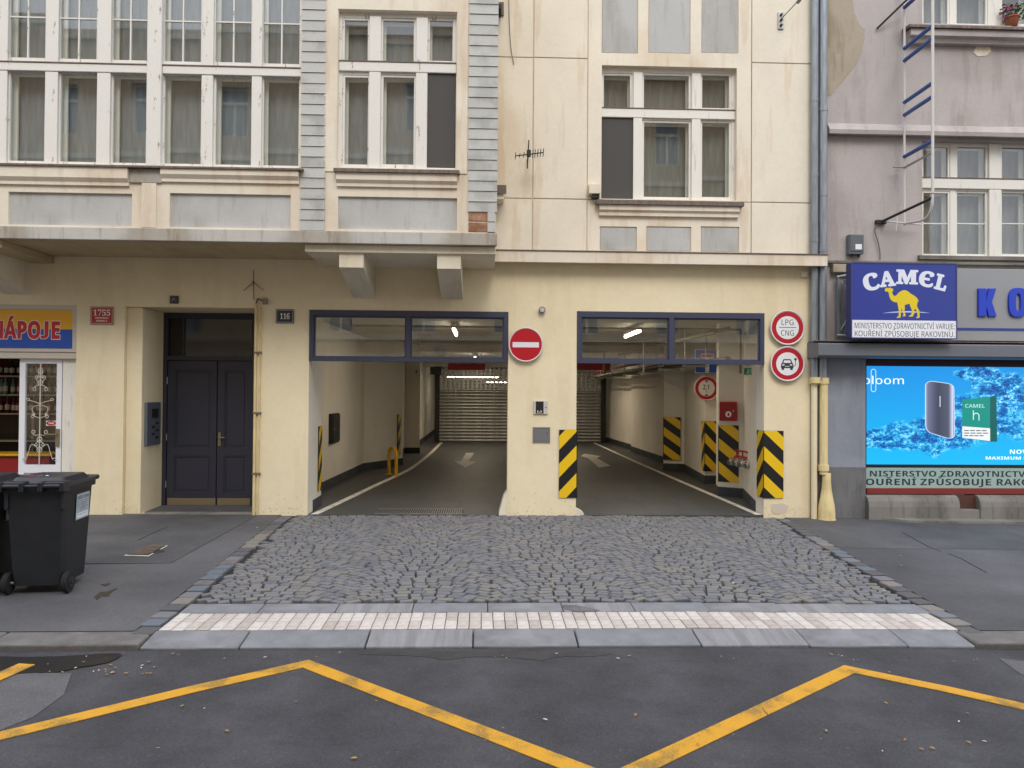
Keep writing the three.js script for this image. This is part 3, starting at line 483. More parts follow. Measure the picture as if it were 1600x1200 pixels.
// garage transom windows
function transom(G, u, vbot, parent) {
  const yB = 2.30, m = at(u, 520)[0], f = .068, w = grp('transom_window', parent), z0 = -.1, z1 = .012, hole = [[G[0] + f, m - .035, yB + f * .8, G[3] - f - .02], [m + .035, G[1] - f, yB + f * .8, G[3] - f - .02]];
  mesh('frame', plate([G[0] + .003, G[1] - .003, yB, G[3] - .003], hole, z0, z1), M.frameNavy, w);
  for (const h of hole) { mesh('bead', plate(h, [[h[0] + .022, h[1] - .022, h[2] + .022, h[3] - .022]], -.055, -.02), M.frameNavy, w); const g = new THREE.PlaneGeometry(h[1] - h[0], h[3] - h[2]); g.translate((h[0] + h[1]) / 2, (h[2] + h[3]) / 2, -.04); mesh('pane', g, M.glass, w); }
}
transom(GL, 638, 565, yb); transom(GR, 1049, 567, yb);
// ------------------------------------------------------------------ garage
struct('garage_floor', [bx(-3.3, 6, -.4, -.0, -30, -.02)], M.gfloor);
mesh('garage_ceiling', bx(-4, 6, 3.14, 3.318, -30, -.351), M.ceiling, yb);
mesh('ceiling_beam', [bx(-4, 6, 2.82, 3.139, -17.3, -16.95), bx(-4, 6, 2.95, 3.139, -9.2, -8.8)], M.ceiling, yb);
const LP = [[-2.6, -.352], [-2.6, -.95], [-2.99, -.951], [-2.95, -2.72], [-2.79, -6.62], [-2.02, -8.1], [-2.35, -8.25], [-2.35, -11.88], [-1.9, -11.9], [-2.2, -12.2], [-2.2, -30]];
const RP = [[4.31, -.352], [4.57, -1.54], [4.66, -1.94], [4.29, -2.2], [4.34, -2.5], [5.0, -2.6], [5.0, -3.95], [4.87, -4.1], [4.6, -4.12], [4.62, -4.35], [4.86, -6.72], [4.40, -6.9], [4.47, -7.2], [4.88, -7.5], [4.8, -13.0], [4.98, -13.02], [4.83, -18], [4.83, -30]];
mesh('garage_wall', prism([...LP, [-3.3, -30], [-3.3, -.352]].reverse(), -.1, 3.139), M.white, yb);
mesh('garage_wall', prism([...RP, [6, -30], [6, -.352]], -.1, 3.139), M.white, yb);
mesh('plinth', [prism([...LP.map(([x, z]) => [x + .012, z + .012]), [-3.29, -29.9], [-3.29, -.36]].reverse(), -.1, .17)], M.plinth, yb);
mesh('plinth', [prism([...RP.map(([x, z]) => [x - .012, z + .012]), [5.9, -29.9], [5.9, -.36]], -.1, .17)], M.plinth, yb);
mesh('jamb_lining', [prism([[GL[0] - .3, -.001], [GL[0] + .004, -.003], [GL[0] + .004, -.95], [GL[0] - .3, -.95]].reverse(), -.1, 2.3)], M.white, yb);
mesh('garage_end_wall', bx(-4, 6, -.1, 3.2, -30.3, -29.9), M.white, yb);
{ // roller shutter: every slat its own, the upper six rows pierced
  const sh = grp('roller_shutter', yb), x0 = -1.62, x1 = 4.5, z = -17.35, y1 = 2.82, n = 23, h = y1 / n;
  const prof = (y) => { const s = new THREE.Shape(); s.moveTo(0, 0); for (let i = 0; i <= 6; i++) { const t = i / 6; s.lineTo(.012 + Math.sin(t * Math.PI) * .022, t * h * .94); } s.lineTo(0, h * .94); return s; };
  const solid = new THREE.ExtrudeGeometry(prof(), { depth: x1 - x0, bevelEnabled: false }); solid.rotateY(-Math.PI / 2); solid.scale(1, 1, 1);
  const gS = uvm(profileX(Array.from({ length: 7 }, (_, i) => [.012 + Math.sin(i / 6 * Math.PI) * .03, i / 6 * h * .93]).concat([[0, h * .93], [0, 0]]), x0, x1));
  const hole = []; for (let x = x0 + .12; x < x1 - .15; x += .165) hole.push([x, x + .095, h * .3, h * .76]);
  const gP = plate([x0, x1, 0, h * .94], hole, 0, .02);
  for (let i = 0; i < n; i++) { const o = mesh('slat', i >= n - 7 ? gP : gS, M.galv, sh); o.position.set(0, i * h, z); }
  for (const u of [712, 772]) { const x = at(u, 640, -17.3)[0]; mesh('wind_lock', bx(x - .02, x + .02, .02, y1, z + .04, z + .06), M.galv, sh); }
  mesh('wind_lock', bx(2.72, 2.76, .02, y1, z + .04, z + .06), M.galv, sh);
  mesh('guide_rail', bx(x0 - .16, x0 + .02, 0, y1, z - .05, z + .16), M.black, sh); mesh('guide_rail', bx(x1 - .02, x1 + .16, 0, y1, z - .05, z + .16), M.black, sh);
  mesh('motor_box', bx(x0 - .32, x0 + .1, y1 - .3, y1 - .02, z + .1, z + .42, .02), M.black, sh);
}
// painted lines and arrows on the garage floor
{
  const strip = (pts, w) => { const P = new THREE.CatmullRomCurve3(pts.map((p) => V3(p[0], 0, p[1])), false, 'centripetal').getPoints(40), a = [], b = []; P.forEach((p, i) => { const d = P[Math.min(i + 1, 40)].clone().sub(P[Math.max(0, i - 1)]).normalize(); a.push([p.x - d.z * w / 2, p.z + d.x * w / 2]); b.push([p.x + d.z * w / 2, p.z - d.x * w / 2]); }); return [...a, ...b.reverse()]; };
  const area = (p) => p.reduce((s, q, i) => { const n = p[(i + 1) % p.length]; return s + q[0] * n[1] - n[0] * q[1]; }, 0), ori = (p) => area(p) > 0 ? p.reverse() : p, flat = () => 0;
  const fl = (l) => ori(l.map(([u, v]) => floorAt(u, v)));
  const gm = struct('garage_floor_line', [sheet(ori(strip([[-2.5, -.03], [-2.32, -1.6], [-2.1, -3.6], [-1.86, -5.6], [-1.72, -7], [-1.58, -11], [-1.5, -17]], .11)), flat, .006, .004), sheet(ori(strip([[4.24, -.03], [4.2, -4], [4.18, -8], [4.2, -17]], .1)), flat, .006, .004)], M.floorWhite);
  const gf = scene.children.find((o) => o.name === 'garage_floor');
  struct('floor_arrow', sheet(fl([[728, 708], [741, 708], [732, 721], [744, 722], [727, 731], [709, 721], [721, 721]]), flat, .006, .004), M.floorWhite);
  struct('floor_arrow', sheet(fl([[907, 713], [913, 709], [939, 713], [932, 716], [954, 728], [936, 731], [919, 716]]), flat, .006, .004), M.floorWhite);
  // drain
  const d = thing('drain_grate', 'steel slotted drain grate in the floor of the left garage entrance', 'drain grate'), q = [-1.62, -.28];
  mesh('frame', [bx(q[0], q[1], -.01, .006, -.6, -.58), bx(q[0], q[1], -.01, .006, -.12, -.1)], M.galv, d);
  const gb = bx(-.006, .006, -.02, .006, -.578, -.122); for (let x = q[0] + .015; x < q[1]; x += .034) { const o = mesh('bar', gb.clone(), M.galv, d); o.geometry.translate(x, 0, 0); }
  mesh('gutter', bx(q[0], q[1], -.02, .0015, -.579, -.121), M.black, d); settle(d);
  for (const [x, s, t] of [[GL[1], -1, 'left'], [GR[0], 1, 'right']]) one('wheel_guard', plate([[x, -.1], [x + s * .13, -.1], [x + s * .12, .03], [x + s * .05, s < 0 ? .28 : .07], [x, s < 0 ? .36 : .09]].slice()[s < 0 ? 'reverse' : 'slice'](), [], -.3, -.01), M.corbel, `small white concrete wheel guard at the ${t} foot of the central pier`, 'wheel guard');
}
// fluorescent lamps
function lamp(x, y, z, along, len, label, power) {
  const t = thing('fluorescent_lamp', label, 'lamp', undefined), w = along === 'z' ? [.03, len / 2] : [len / 2, .03];
  mesh('housing', bx(x - w[0] * 1.3, x + w[0] * 1.3, y + .03, y + .08, z - w[1], z + w[1], .01), M.whitePaint, t);
  const em = std({ color: 0x111111, emissive: 0xfff1d6, emissiveIntensity: 12 });
  mesh('tube', (along === 'z' ? cyl(x, y, z, .026, len * .96, 'z', 12).rotateX(0) : cyl(x, y, z, .026, len * .96, 'x', 12)), em, t);
  mesh('hanger', [bar([x - w[0] * .7, y + .08, z - w[1] * .7], [x - w[0] * .7, 3.139, z - w[1] * .7], .006), bar([x + w[0] * .7, y + .08, z + w[1] * .7], [x + w[0] * .7, 3.139, z + w[1] * .7], .006)], M.galv, t);
  const L = new THREE.RectAreaLight(0xffe9cc, power, along === 'z' ? .06 : len, along === 'z' ? len : .06); L.position.set(x, y - .035, z); L.rotation.x = -Math.PI / 2; t.add(L);
  settle(t); return t;
}
lamp(-.535, 3.0, -3.15, 'z', 1.5, 'lit fluorescent lamp hanging under the ceiling of the left garage lane', 52);
lamp(2.89, 3.0, -3.15, 'z', 1.5, 'lit fluorescent lamp hanging under the ceiling of the right garage lane', 52);
lamp(-.25, 2.99, -13.9, 'z', 1.5, 'deeper fluorescent lamp over the left lane, hidden behind the transom frame', 90);
lamp(2.8, 2.99, -13.9, 'z', 1.5, 'deeper fluorescent lamp over the right lane, hidden behind the transom frame', 90);
lamp(-.4, 2.50, -20, 'x', 2.2, 'bright fluorescent lamp seen through the slots of the roller shutter', 9);
lamp(1.2, 2.33, -24, 'x', 2.2, 'fainter far fluorescent lamp behind the shutter, to the right of the brighter one', 7);
// ------------------------------------------------------------------ things in the garage
{
  const pipeM = std({ color: rgb(128, 120, 106), roughness: .5, metalness: .4 }), redP = plain(130, 48, 40, .6);
  const P = (label, geo, m = pipeM) => one('pipe', geo, m, label, 'pipe');
  P('long grey pipe bundle running back along the right garage wall', [bars([[4.2, 2.45, -1.4], [4.2, 2.45, -16.8]], .05), bars([[4.05, 2.49, -2.5], [4.05, 2.49, -16.8]], .035), bars([[3.92, 2.46, -5], [3.92, 2.46, -16.8]], .03)].flat());
  P('red sprinkler pipe beside the grey pipes on the right of the garage', bars([[3.95, 2.62, -4], [3.95, 2.62, -16.5]], .035), redP);
  P('high pair of grey pipes close to the ceiling on the right of the garage', [bars([[4.05, 2.93, -.9], [3.75, 2.93, -8.7]], .035), bars([[3.92, 2.89, -1.2], [3.62, 2.89, -8.7]], .03)].flat());
  P('thin pipe crossing the whole ceiling just behind the transom windows', bars([[-2.2, 3.06, -1.3], [-2.2, 2.95, -1.35], [4.4, 2.95, -1.35], [4.4, 2.2, -1.35]], .02));
  P('thin pipe across the right lane ending in a bend downwards', bars([[.6, 2.95, -4.6], [3.42, 2.95, -4.6], [3.42, 2.3, -4.6]], .025));
  P('lower thin pipe across the left lane with one bend up', bars([[-1.4, 3.12, -5.2], [-1.4, 2.86, -5.2], [.5, 2.86, -5.2]], .025));
  P('lower thin pipe across the right lane with a drop at its right end', bars([[1.2, 2.83, -6.4], [2.86, 2.83, -6.4], [2.86, 2.3, -6.4]], .025));
  P('bent conduit running down the left garage wall near the shutter', bars([[-2.0, 2.5, -11.8], [-2.14, 2.3, -12.4], [-2.14, .2, -12.4]], .03));
  const hangM = [];
  for (let z = -3; z > -16; z -= 2.1) { const h = thing('pipe_hanger', `steel pipe hanger, number ${['one', 'two', 'three', 'four', 'five', 'six', 'seven'][hangM.length]} from the street, carrying the right pipe bundle`, 'bracket'); mesh('rod', [bar([3.88, 2.38, z], [3.88, 3.13, z], .008), bar([4.28, 2.38, z], [4.28, 3.13, z], .008)], M.galv, h); mesh('rail', bx(3.84, 4.32, 2.365, 2.398, z - .02, z + .02), M.galv, h); hangM.push(h); settle(h); }
  // red height boards
  for (const [u0, u1, s] of [[700, 758, 'left'], [893, 953, 'right']]) { const r = rc(u0, 569, u1, 577, -9), h = thing('height_board', `red height limit board hanging over the ${s} garage lane`, 'height barrier'); mesh('board', bx(r[0], r[1], r[2] - .02, r[3] + .02, -9.03, -8.97, .01), M.red, h); mesh('chain', [bar([r[0] + .1, r[3], -9], [r[0] + .1, 2.96, -9], .006), bar([r[1] - .1, r[3], -9], [r[1] - .1, 2.96, -9], .006)], M.galv, h); settle(h); }
  // wall box
  const b = thing('wall_box', 'dark flat cabinet on the left wall just inside the left garage', 'cabinet');
  mesh('body', bx(-2.955, -2.86, .84, 1.42, -3.95, -3.2, .015), M.dark, b); mesh('door', bx(-2.861, -2.845, .87, 1.39, -3.92, -3.23, .006), M.black, b); mesh('latch', bx(-2.846, -2.835, 1.1, 1.16, -3.32, -3.29), M.galv, b); settle(b);
  // hoop bollard
  const h = thing('hoop_guard', 'yellow steel hoop guard standing by the left garage wall', 'bollard');
  const hp = [[-2.08, -.0, -5.75], [-2.08, .5, -5.75], [-2.04, .585, -5.7], [-1.98, .61, -5.58], [-1.92, .585, -5.47], [-1.89, .5, -5.42], [-1.89, 0, -5.42]];
  mesh('hoop', tube(hp, .038, 10, false, 60), M.yellowPaint, h); mesh('base_plate', [bx(-2.15, -2.01, 0, .012, -5.82, -5.68), bx(-1.96, -1.82, 0, .012, -5.49, -5.35)], M.yellowPaint, h); settle(h);
}
// hazard boards: two flanges folded round a corner
const hz = (flip) => canvasTex(256, 768, (g, w, h) => { g.fillStyle = 'rgb(232,190,22)'; g.fillRect(0, 0, w, h); g.fillStyle = 'rgb(26,25,27)'; const p = h / 2.45; for (let k = -1; k < 4; k++) { const y = k * p + p * .06; g.beginPath(); const rise = w * .82; if (flip) { g.moveTo(0, y + rise); g.lineTo(w, y); g.lineTo(w, y + p / 2); g.lineTo(0, y + rise + p / 2); } else { g.moveTo(0, y); g.lineTo(w, y + rise); g.lineTo(w, y + rise + p / 2); g.lineTo(0, y + p / 2); } g.fill(); } });
const hzA = print(hz(false), .4), hzB = print(hz(true), .4);
function hazard(label, cx, z, width, cornerLeft, side, turn = 0) {
  const t = thing('hazard_board', label, 'hazard marker'), y0 = .26, y1 = 1.29, s = cornerLeft ? 1 : -1;
  const fl = (w, m, nm) => { const g = [bx(-w / 2, w / 2, y0, y1, 0, .012, .003)], o = mesh(nm, g, M.black, t), f = new THREE.Mesh(face(-w / 2, w / 2, y0 + .002, y1 - .002, .0135), m); f.name = numbered('stripe_print'); f.castShadow = f.receiveShadow = true; o.add(f); return o; };
  const a = fl(width, cornerLeft ? hzA : hzB, 'front_flange'); a.position.set(s * width / 2, 0, 0);
  const b = fl(side, cornerLeft ? hzB : hzA, 'side_flange'); b.rotation.y = -s * Math.PI / 2; b.position.set(-.001 * s, 0, -side / 2 + .012);
  t.position.set(cx, 0, z); t.rotation.y = turn; return t;
}
hazard('black and yellow hazard board on the front of the central pier beside the right opening', GR[0] + .004, .003, .265, false, .3);
hazard('black and yellow hazard board on the street face of the pier right of the garages', GR[1] - .004, .003, .30, true, .28);
hazard('black and yellow hazard board on the pillar with the red fire valves', 4.3, -2.2, .36, true, .25, Math.atan2(-.26, .37) * 0 + .0).rotation.y = -.0 + Math.atan2(-(-1.94 + 2.2), .37);
hazard('black and yellow hazard board below the height limit sign in the right garage', 4.598, -4.1, .265, true, .22, 0);
hazard('black and yellow hazard board farthest back on the right garage wall', 4.395, -6.86, .4, true, .22, Math.atan2(-.18, .46));
{ // left jamb and far left corner
  const flat = (label, pts, turn, w) => { const t = thing('hazard_board', label, 'hazard marker'); const o = mesh('plate', bx(-w / 2, w / 2, .26, 1.29, 0, .012, .003), M.black, t), f = new THREE.Mesh(face(-w / 2, w / 2, .262, 1.288, .0135), hzB); f.name = numbered('stripe_print'); o.add(f); t.position.set(...pts); t.rotation.y = turn; };
  flat('narrow black and yellow hazard board on the white left jamb of the left garage', [GL[0] + .006, 0, -.8], Math.PI / 2, .26);
  flat('thin black and yellow hazard board at the far wall corner of the left garage', [-2.1, 0, -7.93], Math.atan2(1.48, .77) - Math.PI * 0 + .25, .22);
}
{ // fire equipment on the pillar
  const turn = Math.atan2(-.26, .37), q = V3(4.29, 0, -2.2), along = (d, y, o = .02) => { const c = Math.cos(turn), s = Math.sin(turn); return [q.x + d * c + o * s, y, q.z - d * s + o * c]; };
  const f = thing('fire_cabinet', 'red fire hydrant cabinet with a white flame disc on the white pillar', 'fire cabinet');
  mesh('case', bx(-.15, .15, 1.37, 1.71, 0, .1, .012), M.red, f); mesh('door', bx(-.135, .135, 1.385, 1.695, .1, .112, .006), M.redDeep, f); mesh('flame_disc', discFace(.02, 1.49, .1135, .055), print(canvasTex(128, 128, (g) => { g.fillStyle = '#e8e4e0'; g.fillRect(0, 0, 128, 128); g.fillStyle = '#a01820'; g.beginPath(); g.moveTo(64, 26); g.bezierCurveTo(96, 62, 92, 102, 64, 102); g.bezierCurveTo(36, 102, 34, 66, 64, 26); g.fill(); })), f); mesh('latch', bx(.1, .12, 1.53, 1.57, .112, .125), M.galv, f);
  f.position.set(...along(.2, 0)); f.rotation.y = turn;
  const v = thing('fire_valves', 'cluster of chrome fire hose couplings with red caps beside the pillar', 'fire valve');
  mesh('manifold', [bar([4.5, .72, -1.86], [4.62, .72, -1.0], .05), bar([4.6, .72, -1.4], [4.75, .72, -1.4], .05)], M.redDeep, v);
  for (let i = 0; i < 4; i++) { const z = -1.75 + i * .2, x = 4.5 + i * .03, c = mesh('coupling', [bar([x + .02, .72, z], [x - .12, .68, z + .05], .042), bar([x - .12, .68, z + .05], [x - .16, .665, z + .065], .056, 10), bar([x - .16, .665, z + .065], [x - .2, .65, z + .08], .045, 10)], M.chrome, v); mesh('lug', [bar([x - .14, .74, z + .058], [x - .14, .6, z + .058], .012)], M.chrome, c); mesh('handwheel', [new THREE.TorusGeometry(.055, .012, 6, 18).rotateX(Math.PI / 2).translate(x - .02, .86, z), bar([x - .02, .72, z], [x - .02, .87, z], .013), bar([x - .075, .86, z], [x + .035, .86, z], .008), bar([x - .02, .86, z - .055], [x - .02, .86, z + .055], .008)].map((g) => uvm(g)), M.red, v); }
  settle(v);
  const ex = thing('exit_sign', 'small green emergency exit sign high on the right white jamb', 'exit sign');
  mesh('panel', bx(-.11, .11, 0, .13, 0, .02, .004), M.whitePaint, ex);
  mesh('pictogram', face(-.1, .1, .01, .12, .0212), print(canvasTex(128, 72, (g) => { g.fillStyle = '#128a4c'; g.fillRect(0, 0, 128, 72); g.fillStyle = '#eee'; g.fillRect(78, 10, 34, 52); g.fillStyle = '#128a4c'; g.fillRect(84, 16, 22, 46); g.fillStyle = '#eee'; g.beginPath(); g.arc(50, 18, 7, 0, 7); g.fill(); g.lineWidth = 7; g.strokeStyle = '#eee'; g.beginPath(); g.moveTo(48, 26); g.lineTo(42, 44); g.lineTo(28, 58); g.moveTo(42, 44); g.lineTo(58, 60); g.moveTo(46, 30); g.lineTo(64, 38); g.stroke(); })), ex);
  ex.position.set(4.41, 2.16, -.9); ex.rotation.y = -Math.PI / 2 + Math.atan2(.285, 1.19) + .5;
}
// ------------------------------------------------------------------ traffic signs
function roundSign(label, u, v, z, r, draw, cat = 'traffic sign') {
  const [x, y] = at(u, v, z), t = thing('traffic_sign', label, cat);
  mesh('plate', cyl(x, y, z - .01, r, .02), M.galv, t); mesh('rim', uvm(new THREE.TorusGeometry(r - .004, .011, 8, 48).translate(x, y, z + .001)), plain(214, 206, 204, .5), t);
  mesh('face_print', discFace(x, y, z + .0022, r - .006), print(canvasTex(512, 512, draw), .38), t);
  mesh('bracket', [bx(x - .02, x + .02, y - r * .7, y - r * .5, z - (z > 0 ? .058 : .05), z - .02), bx(x - .02, x + .02, y + r * .5, y + r * .7, z - (z > 0 ? .058 : .05), z - .02)], M.galv, t); return settle(t);
}
const ring = (g, bg) => { g.fillStyle = '#e6e2e0'; g.fillRect(0, 0, 512, 512); g.fillStyle = '#b01224'; g.beginPath(); g.arc(256, 256, 243, 0, 7); g.fill(); g.fillStyle = bg || '#e4e6e8'; g.beginPath(); g.arc(256, 256, 176, 0, 7); g.fill(); };
roundSign('round red no entry sign with white bar between the two garage openings', 821.5, 538.5, .06, .255, (g) => { g.fillStyle = '#e2d6d8'; g.fillRect(0, 0, 512, 512); g.fillStyle = '#b40c20'; g.beginPath(); g.arc(256, 256, 246, 0, 7); g.fill(); g.fillStyle = '#e2e2ea'; g.fillRect(52, 218, 408, 80); });
roundSign('upper red ringed sign reading LPG CNG right of the garages', 1230.5, 512, .06, .262, (g) => { ring(g); g.fillStyle = '#44484e'; fitText(g, 'LPG', 152, 216, 206, 84, 'normal'); fitText(g, 'CNG', 148, 378, 214, 84, 'normal'); g.fillRect(122, 248, 268, 10); });
roundSign('lower red ringed sign with electric car pictogram right of the garages', 1230.5, 568.5, .06, .262, (g) => { ring(g); g.fillStyle = '#33363c'; g.strokeStyle = '#33363c'; g.beginPath(); g.moveTo(168, 246); g.lineTo(186, 196); g.quadraticCurveTo(192, 184, 208, 184); g.lineTo(292, 184); g.quadraticCurveTo(306, 184, 312, 196); g.lineTo(332, 246); g.quadraticCurveTo(348, 258, 346, 280); g.lineTo(346, 322); g.lineTo(154, 322); g.lineTo(154, 280); g.quadraticCurveTo(152, 258, 168, 246); g.fill(); g.fillRect(164, 316, 40, 34); g.fillRect(296, 316, 40, 34); g.fillStyle = '#e4e6e8'; g.beginPath(); g.moveTo(190, 242); g.lineTo(204, 202); g.lineTo(296, 202); g.lineTo(310, 242); g.fill(); g.fillRect(172, 264, 36, 18); g.fillRect(292, 264, 36, 18); g.fillRect(216, 290, 68, 8); g.lineWidth = 9; g.beginPath(); g.moveTo(346, 290); g.quadraticCurveTo(382, 290, 380, 250); g.lineTo(378, 200); g.stroke(); g.fillStyle = '#33363c'; g.beginPath(); g.arc(378, 186, 20, 0, 7); g.fill(); });
{
  const t = roundSign('round red ringed height limit sign reading 2,1 m inside the right garage', 1104, 606.5, -3.98, .252, (g) => { ring(g, '#dcdad4'); g.fillStyle = '#3a3a3c'; fitText(g, '2,1', 176, 286, 150, 106, 'bold'); fitText(g, 'm', 232, 350, 60, 34, 'normal'); g.beginPath(); g.moveTo(214, 92); g.lineTo(298, 92); g.lineTo(256, 140); g.fill(); g.beginPath(); g.moveTo(214, 420); g.lineTo(298, 420); g.lineTo(256, 372); g.fill(); });
  const r = rc(1085, 545, 1125, 584, -3.98), s = thing('traffic_sign', 'square blue dead end sign behind the transom frame of the right garage', 'traffic sign');
  mesh('plate', bx(r[0], r[1], r[2], r[3], -4, -3.982, .008), plain(20, 70, 160, .45), s);
  mesh('face_print', face(r[0] + .012, r[1] - .012, r[2] + .012, r[3] - .012, -3.979), print(canvasTex(256, 256, (g) => { g.fillStyle = '#e8e8ea'; g.fillRect(0, 0, 256, 256); g.fillStyle = '#1a54b4'; g.fillRect(6, 6, 244, 244); g.fillStyle = '#e4e4e6'; g.fillRect(108, 84, 40, 166); g.fillRect(62, 46, 132, 50); g.fillStyle = '#b01824'; g.fillRect(68, 52, 120, 36); }), .4), s);
  mesh('post', [bar([4.6, 1.7, -4.03], [4.6, 3.13, -4.03], .02)], M.galv, s); settle(s);
}
// number plates and small things on the yellow front
function plateSign(name, label, cat, u0, v0, u1, v1, z, draw, w = 256, h = 176, base) {
  const r = rc(u0, v0, u1, v1, z), t = thing(name, label, cat); mesh('plate', bx(r[0], r[1], r[2], r[3], .001, z, .004), base || plain(150, 140, 130, .5), t); mesh('face_print', face(r[0] + .006, r[1] - .006, r[2] + .006, r[3] - .006, z + .0012), print(canvasTex(w, h, draw), .4), t); return settle(t);
}
plateSign('house_number', 'red enamel house number plate reading 1755 left of the entrance', 'house number', 141, 479, 177, 507, .02, (g) => { g.fillStyle = '#a02a30'; g.fillRect(0, 0, 256, 176); g.strokeStyle = '#d8c8c0'; g.lineWidth = 4; g.strokeRect(8, 8, 240, 160); g.fillStyle = '#eae2dc'; fitText(g, '1755', 26, 88, 204, 62, 'bold', 'serif'); fitText(g, 'VINOHRADY', 50, 122, 156, 18); fitText(g, 'PRAHA 3', 64, 152, 128, 18); });
plateSign('house_number', 'dark blue enamel house number plate reading 116 beside the left garage', 'house number', 431, 483, 459, 505, .02, (g) => { g.fillStyle = '#26263a'; g.fillRect(0, 0, 256, 176); g.strokeStyle = '#c8c8c4'; g.lineWidth = 5; g.strokeRect(9, 9, 238, 158); g.fillStyle = '#e4e4de'; fitText(g, '116', 54, 126, 148, 78, 'bold', 'serif'); }, 256, 176, plain(120, 112, 96, .5));
plateSign('door_plate', 'tiny dark plate with a lamp symbol above the entrance niche', 'plate', 265, 462, 278, 474, .03, (g) => { g.fillStyle = '#34343c'; g.fillRect(0, 0, 128, 128); g.strokeStyle = '#9aa'; g.lineWidth = 8; g.beginPath(); g.moveTo(30, 100); g.lineTo(60, 40); g.lineTo(90, 70); g.stroke(); }, 128, 128, M.dark);
{
  const [cx, cy] = at(847, 484.5, .03), c = thing('alarm_lamp', 'small round grey sensor lamp on the wall above the pier', 'sensor');
  mesh('housing', cyl(cx, cy, .03, .05, .06, 'z', 24), plain(120, 110, 104, .5), c); mesh('lens', cyl(cx, cy, .064, .034, .012, 'z', 20), plain(190, 188, 190, .3), c); settle(c);
  const r = rc(834, 626, 856, 647, .03), k = thing('card_reader', 'small intercom with dark screen on the pier between the garages', 'intercom');
  mesh('case', bx(r[0], r[1], r[2], r[3], .0, .03, .006), plain(196, 192, 184, .5), k); mesh('screen', bx(r[0] + .03, r[1] - .065, r[2] + .012, r[3] - .012, .03, .034, .002), M.black, k); for (let i = 0; i < 3; i++) mesh('key', bx(r[0] + .055 + i * .025, r[0] + .067 + i * .025, r[2] + .02, r[2] + .055 - (i % 2) * .02, .034, .038, .002), M.whitePaint, k); mesh('lock', cyl(r[1] - .03, (r[2] + r[3]) / 2, .032, .009, .008, 'z', 12), M.dark, k); settle(k);
  const b = rc(832.5, 667.5, 859.5, 692, .012), w = thing('meter_door', 'flat grey metal service door on the pier below the intercom', 'service door');
  mesh('frame', plate([b[0], b[1], b[2], b[3]], [[b[0] + .014, b[1] - .014, b[2] + .014, b[3] - .014]], 0, .012), plain(120, 118, 120, .5), w); mesh('door', bx(b[0] + .016, b[1] - .016, b[2] + .016, b[3] - .016, 0, .008, .002), plain(112, 110, 114, .5), w); mesh('lock', cyl(b[1] - .045, (b[2] + b[3]) / 2 + .03, .01, .008, .008, 'z', 10), M.dark, w); settle(w);
  // intercom panel in the niche, on the left reveal
  const x = at(218, 640)[0], p = thing('doorbell_panel', 'grey metal doorbell panel on the left reveal of the entrance', 'doorbell panel'); const y0 = 1.0, y1 = 1.66, z0 = -.66, z1 = -.16;
  mesh('plate', bx(x, x + .045, y0, y1, z0, z1, .01), plain(104, 110, 122, .45, { metalness: .4 }), p); mesh('speaker', bx(x + .045, x + .052, y1 - .24, y1 - .1, z0 + .12, z0 + .34), M.black, p); for (let i = 0; i < 5; i++) mesh('button', bx(x + .045, x + .054, y0 + .1 + i * .055, y0 + .135 + i * .055, z0 + .1 + (i % 2) * .14, z0 + .2 + (i % 2) * .14, .003), M.black, p); settle(p);
  // conduits beside the entrance with a junction box and an old aerial
  const c1 = at(400, 472, .03), c2 = at(407, 800, .03), q = thing('wall_conduit', 'two thin yellowed conduits beside the entrance with a small box on top', 'conduit');
  mesh('conduit', [bar([c1[0], c1[1] - .02, .022], [c1[0], .0, .022], .019), bar([c1[0] + .075, c1[1] - .07, .022], [c1[0] + .05, .0, .022], .013)], M.pipeYellow, q); mesh('box', bx(c1[0] + .1, c1[0] + .17, c1[1] - .03, c1[1] + .06, .0, .06, .008), plain(140, 130, 112, .6), q); mesh('clip', [2.4, 1.5, .6].map((y) => bx(c1[0] - .03, c1[0] + .09, y, y + .03, 0, .045, .004)), M.cable, q); mesh('link', tube([[c1[0], c1[1] - .02, .022], [c1[0] + .03, c1[1] + .05, .03], [c1[0] + .11, c1[1] + .01, .03]], .012), M.cable, q); settle(q);
  const a = at(395.5, 422, .05), b2 = at(396, 468, .05), ae = thing('wire_aerial', 'thin three legged wire aerial on the wall above the conduits', 'aerial');
  mesh('wire', [bar([a[0], a[1], .03], [b2[0], b2[1], .03], .006), bar([a[0], a[1] - .18, .03], [a[0] - .14, a[1] - .31, .04], .005), bar([a[0], a[1] - .18, .03], [a[0] + .16, a[1] - .3, .06], .005), cyl(a[0], a[1] - .18, .035, .016, .04, 'y', 8)], M.cable, ae); settle(ae);
  // upper wall items
  const y = thing('television_aerial', 'dark television aerial with short rods on the cream wall', 'aerial'), A = at(805, 243, .4), B = at(848, 240, .25), Cc = at(826, 241, .3);
  mesh('boom', bar([A[0], A[1], .38], [B[0], B[1], .3], .009), M.dark, y); const el = []; for (let i = 0; i < 9; i++) { const t = [0, .15, .3, .45, .62, .7, .8, .9, 1][i], hh = [.05, .03, .04, .1, .06, .06, .06, .06, .06][i]; el.push(bar([A[0] + (B[0] - A[0]) * t, A[1] + (B[1] - A[1]) * t - hh, .38 - .08 * t], [A[0] + (B[0] - A[0]) * t + .01, A[1] + (B[1] - A[1]) * t + hh, .38 - .08 * t], .006)); } mesh('rod', el, M.dark, y);
  mesh('mount', [bar([Cc[0], Cc[1] + .2, .33], [Cc[0] - .02, Cc[1] - .22, .33], .009), bar([Cc[0], Cc[1], .33], [Cc[0], Cc[1], 0], .011), bx(Cc[0] - .03, Cc[0] + .03, Cc[1] - .05, Cc[1] + .05, .31, .37, .01)], M.dark, y); settle(y);
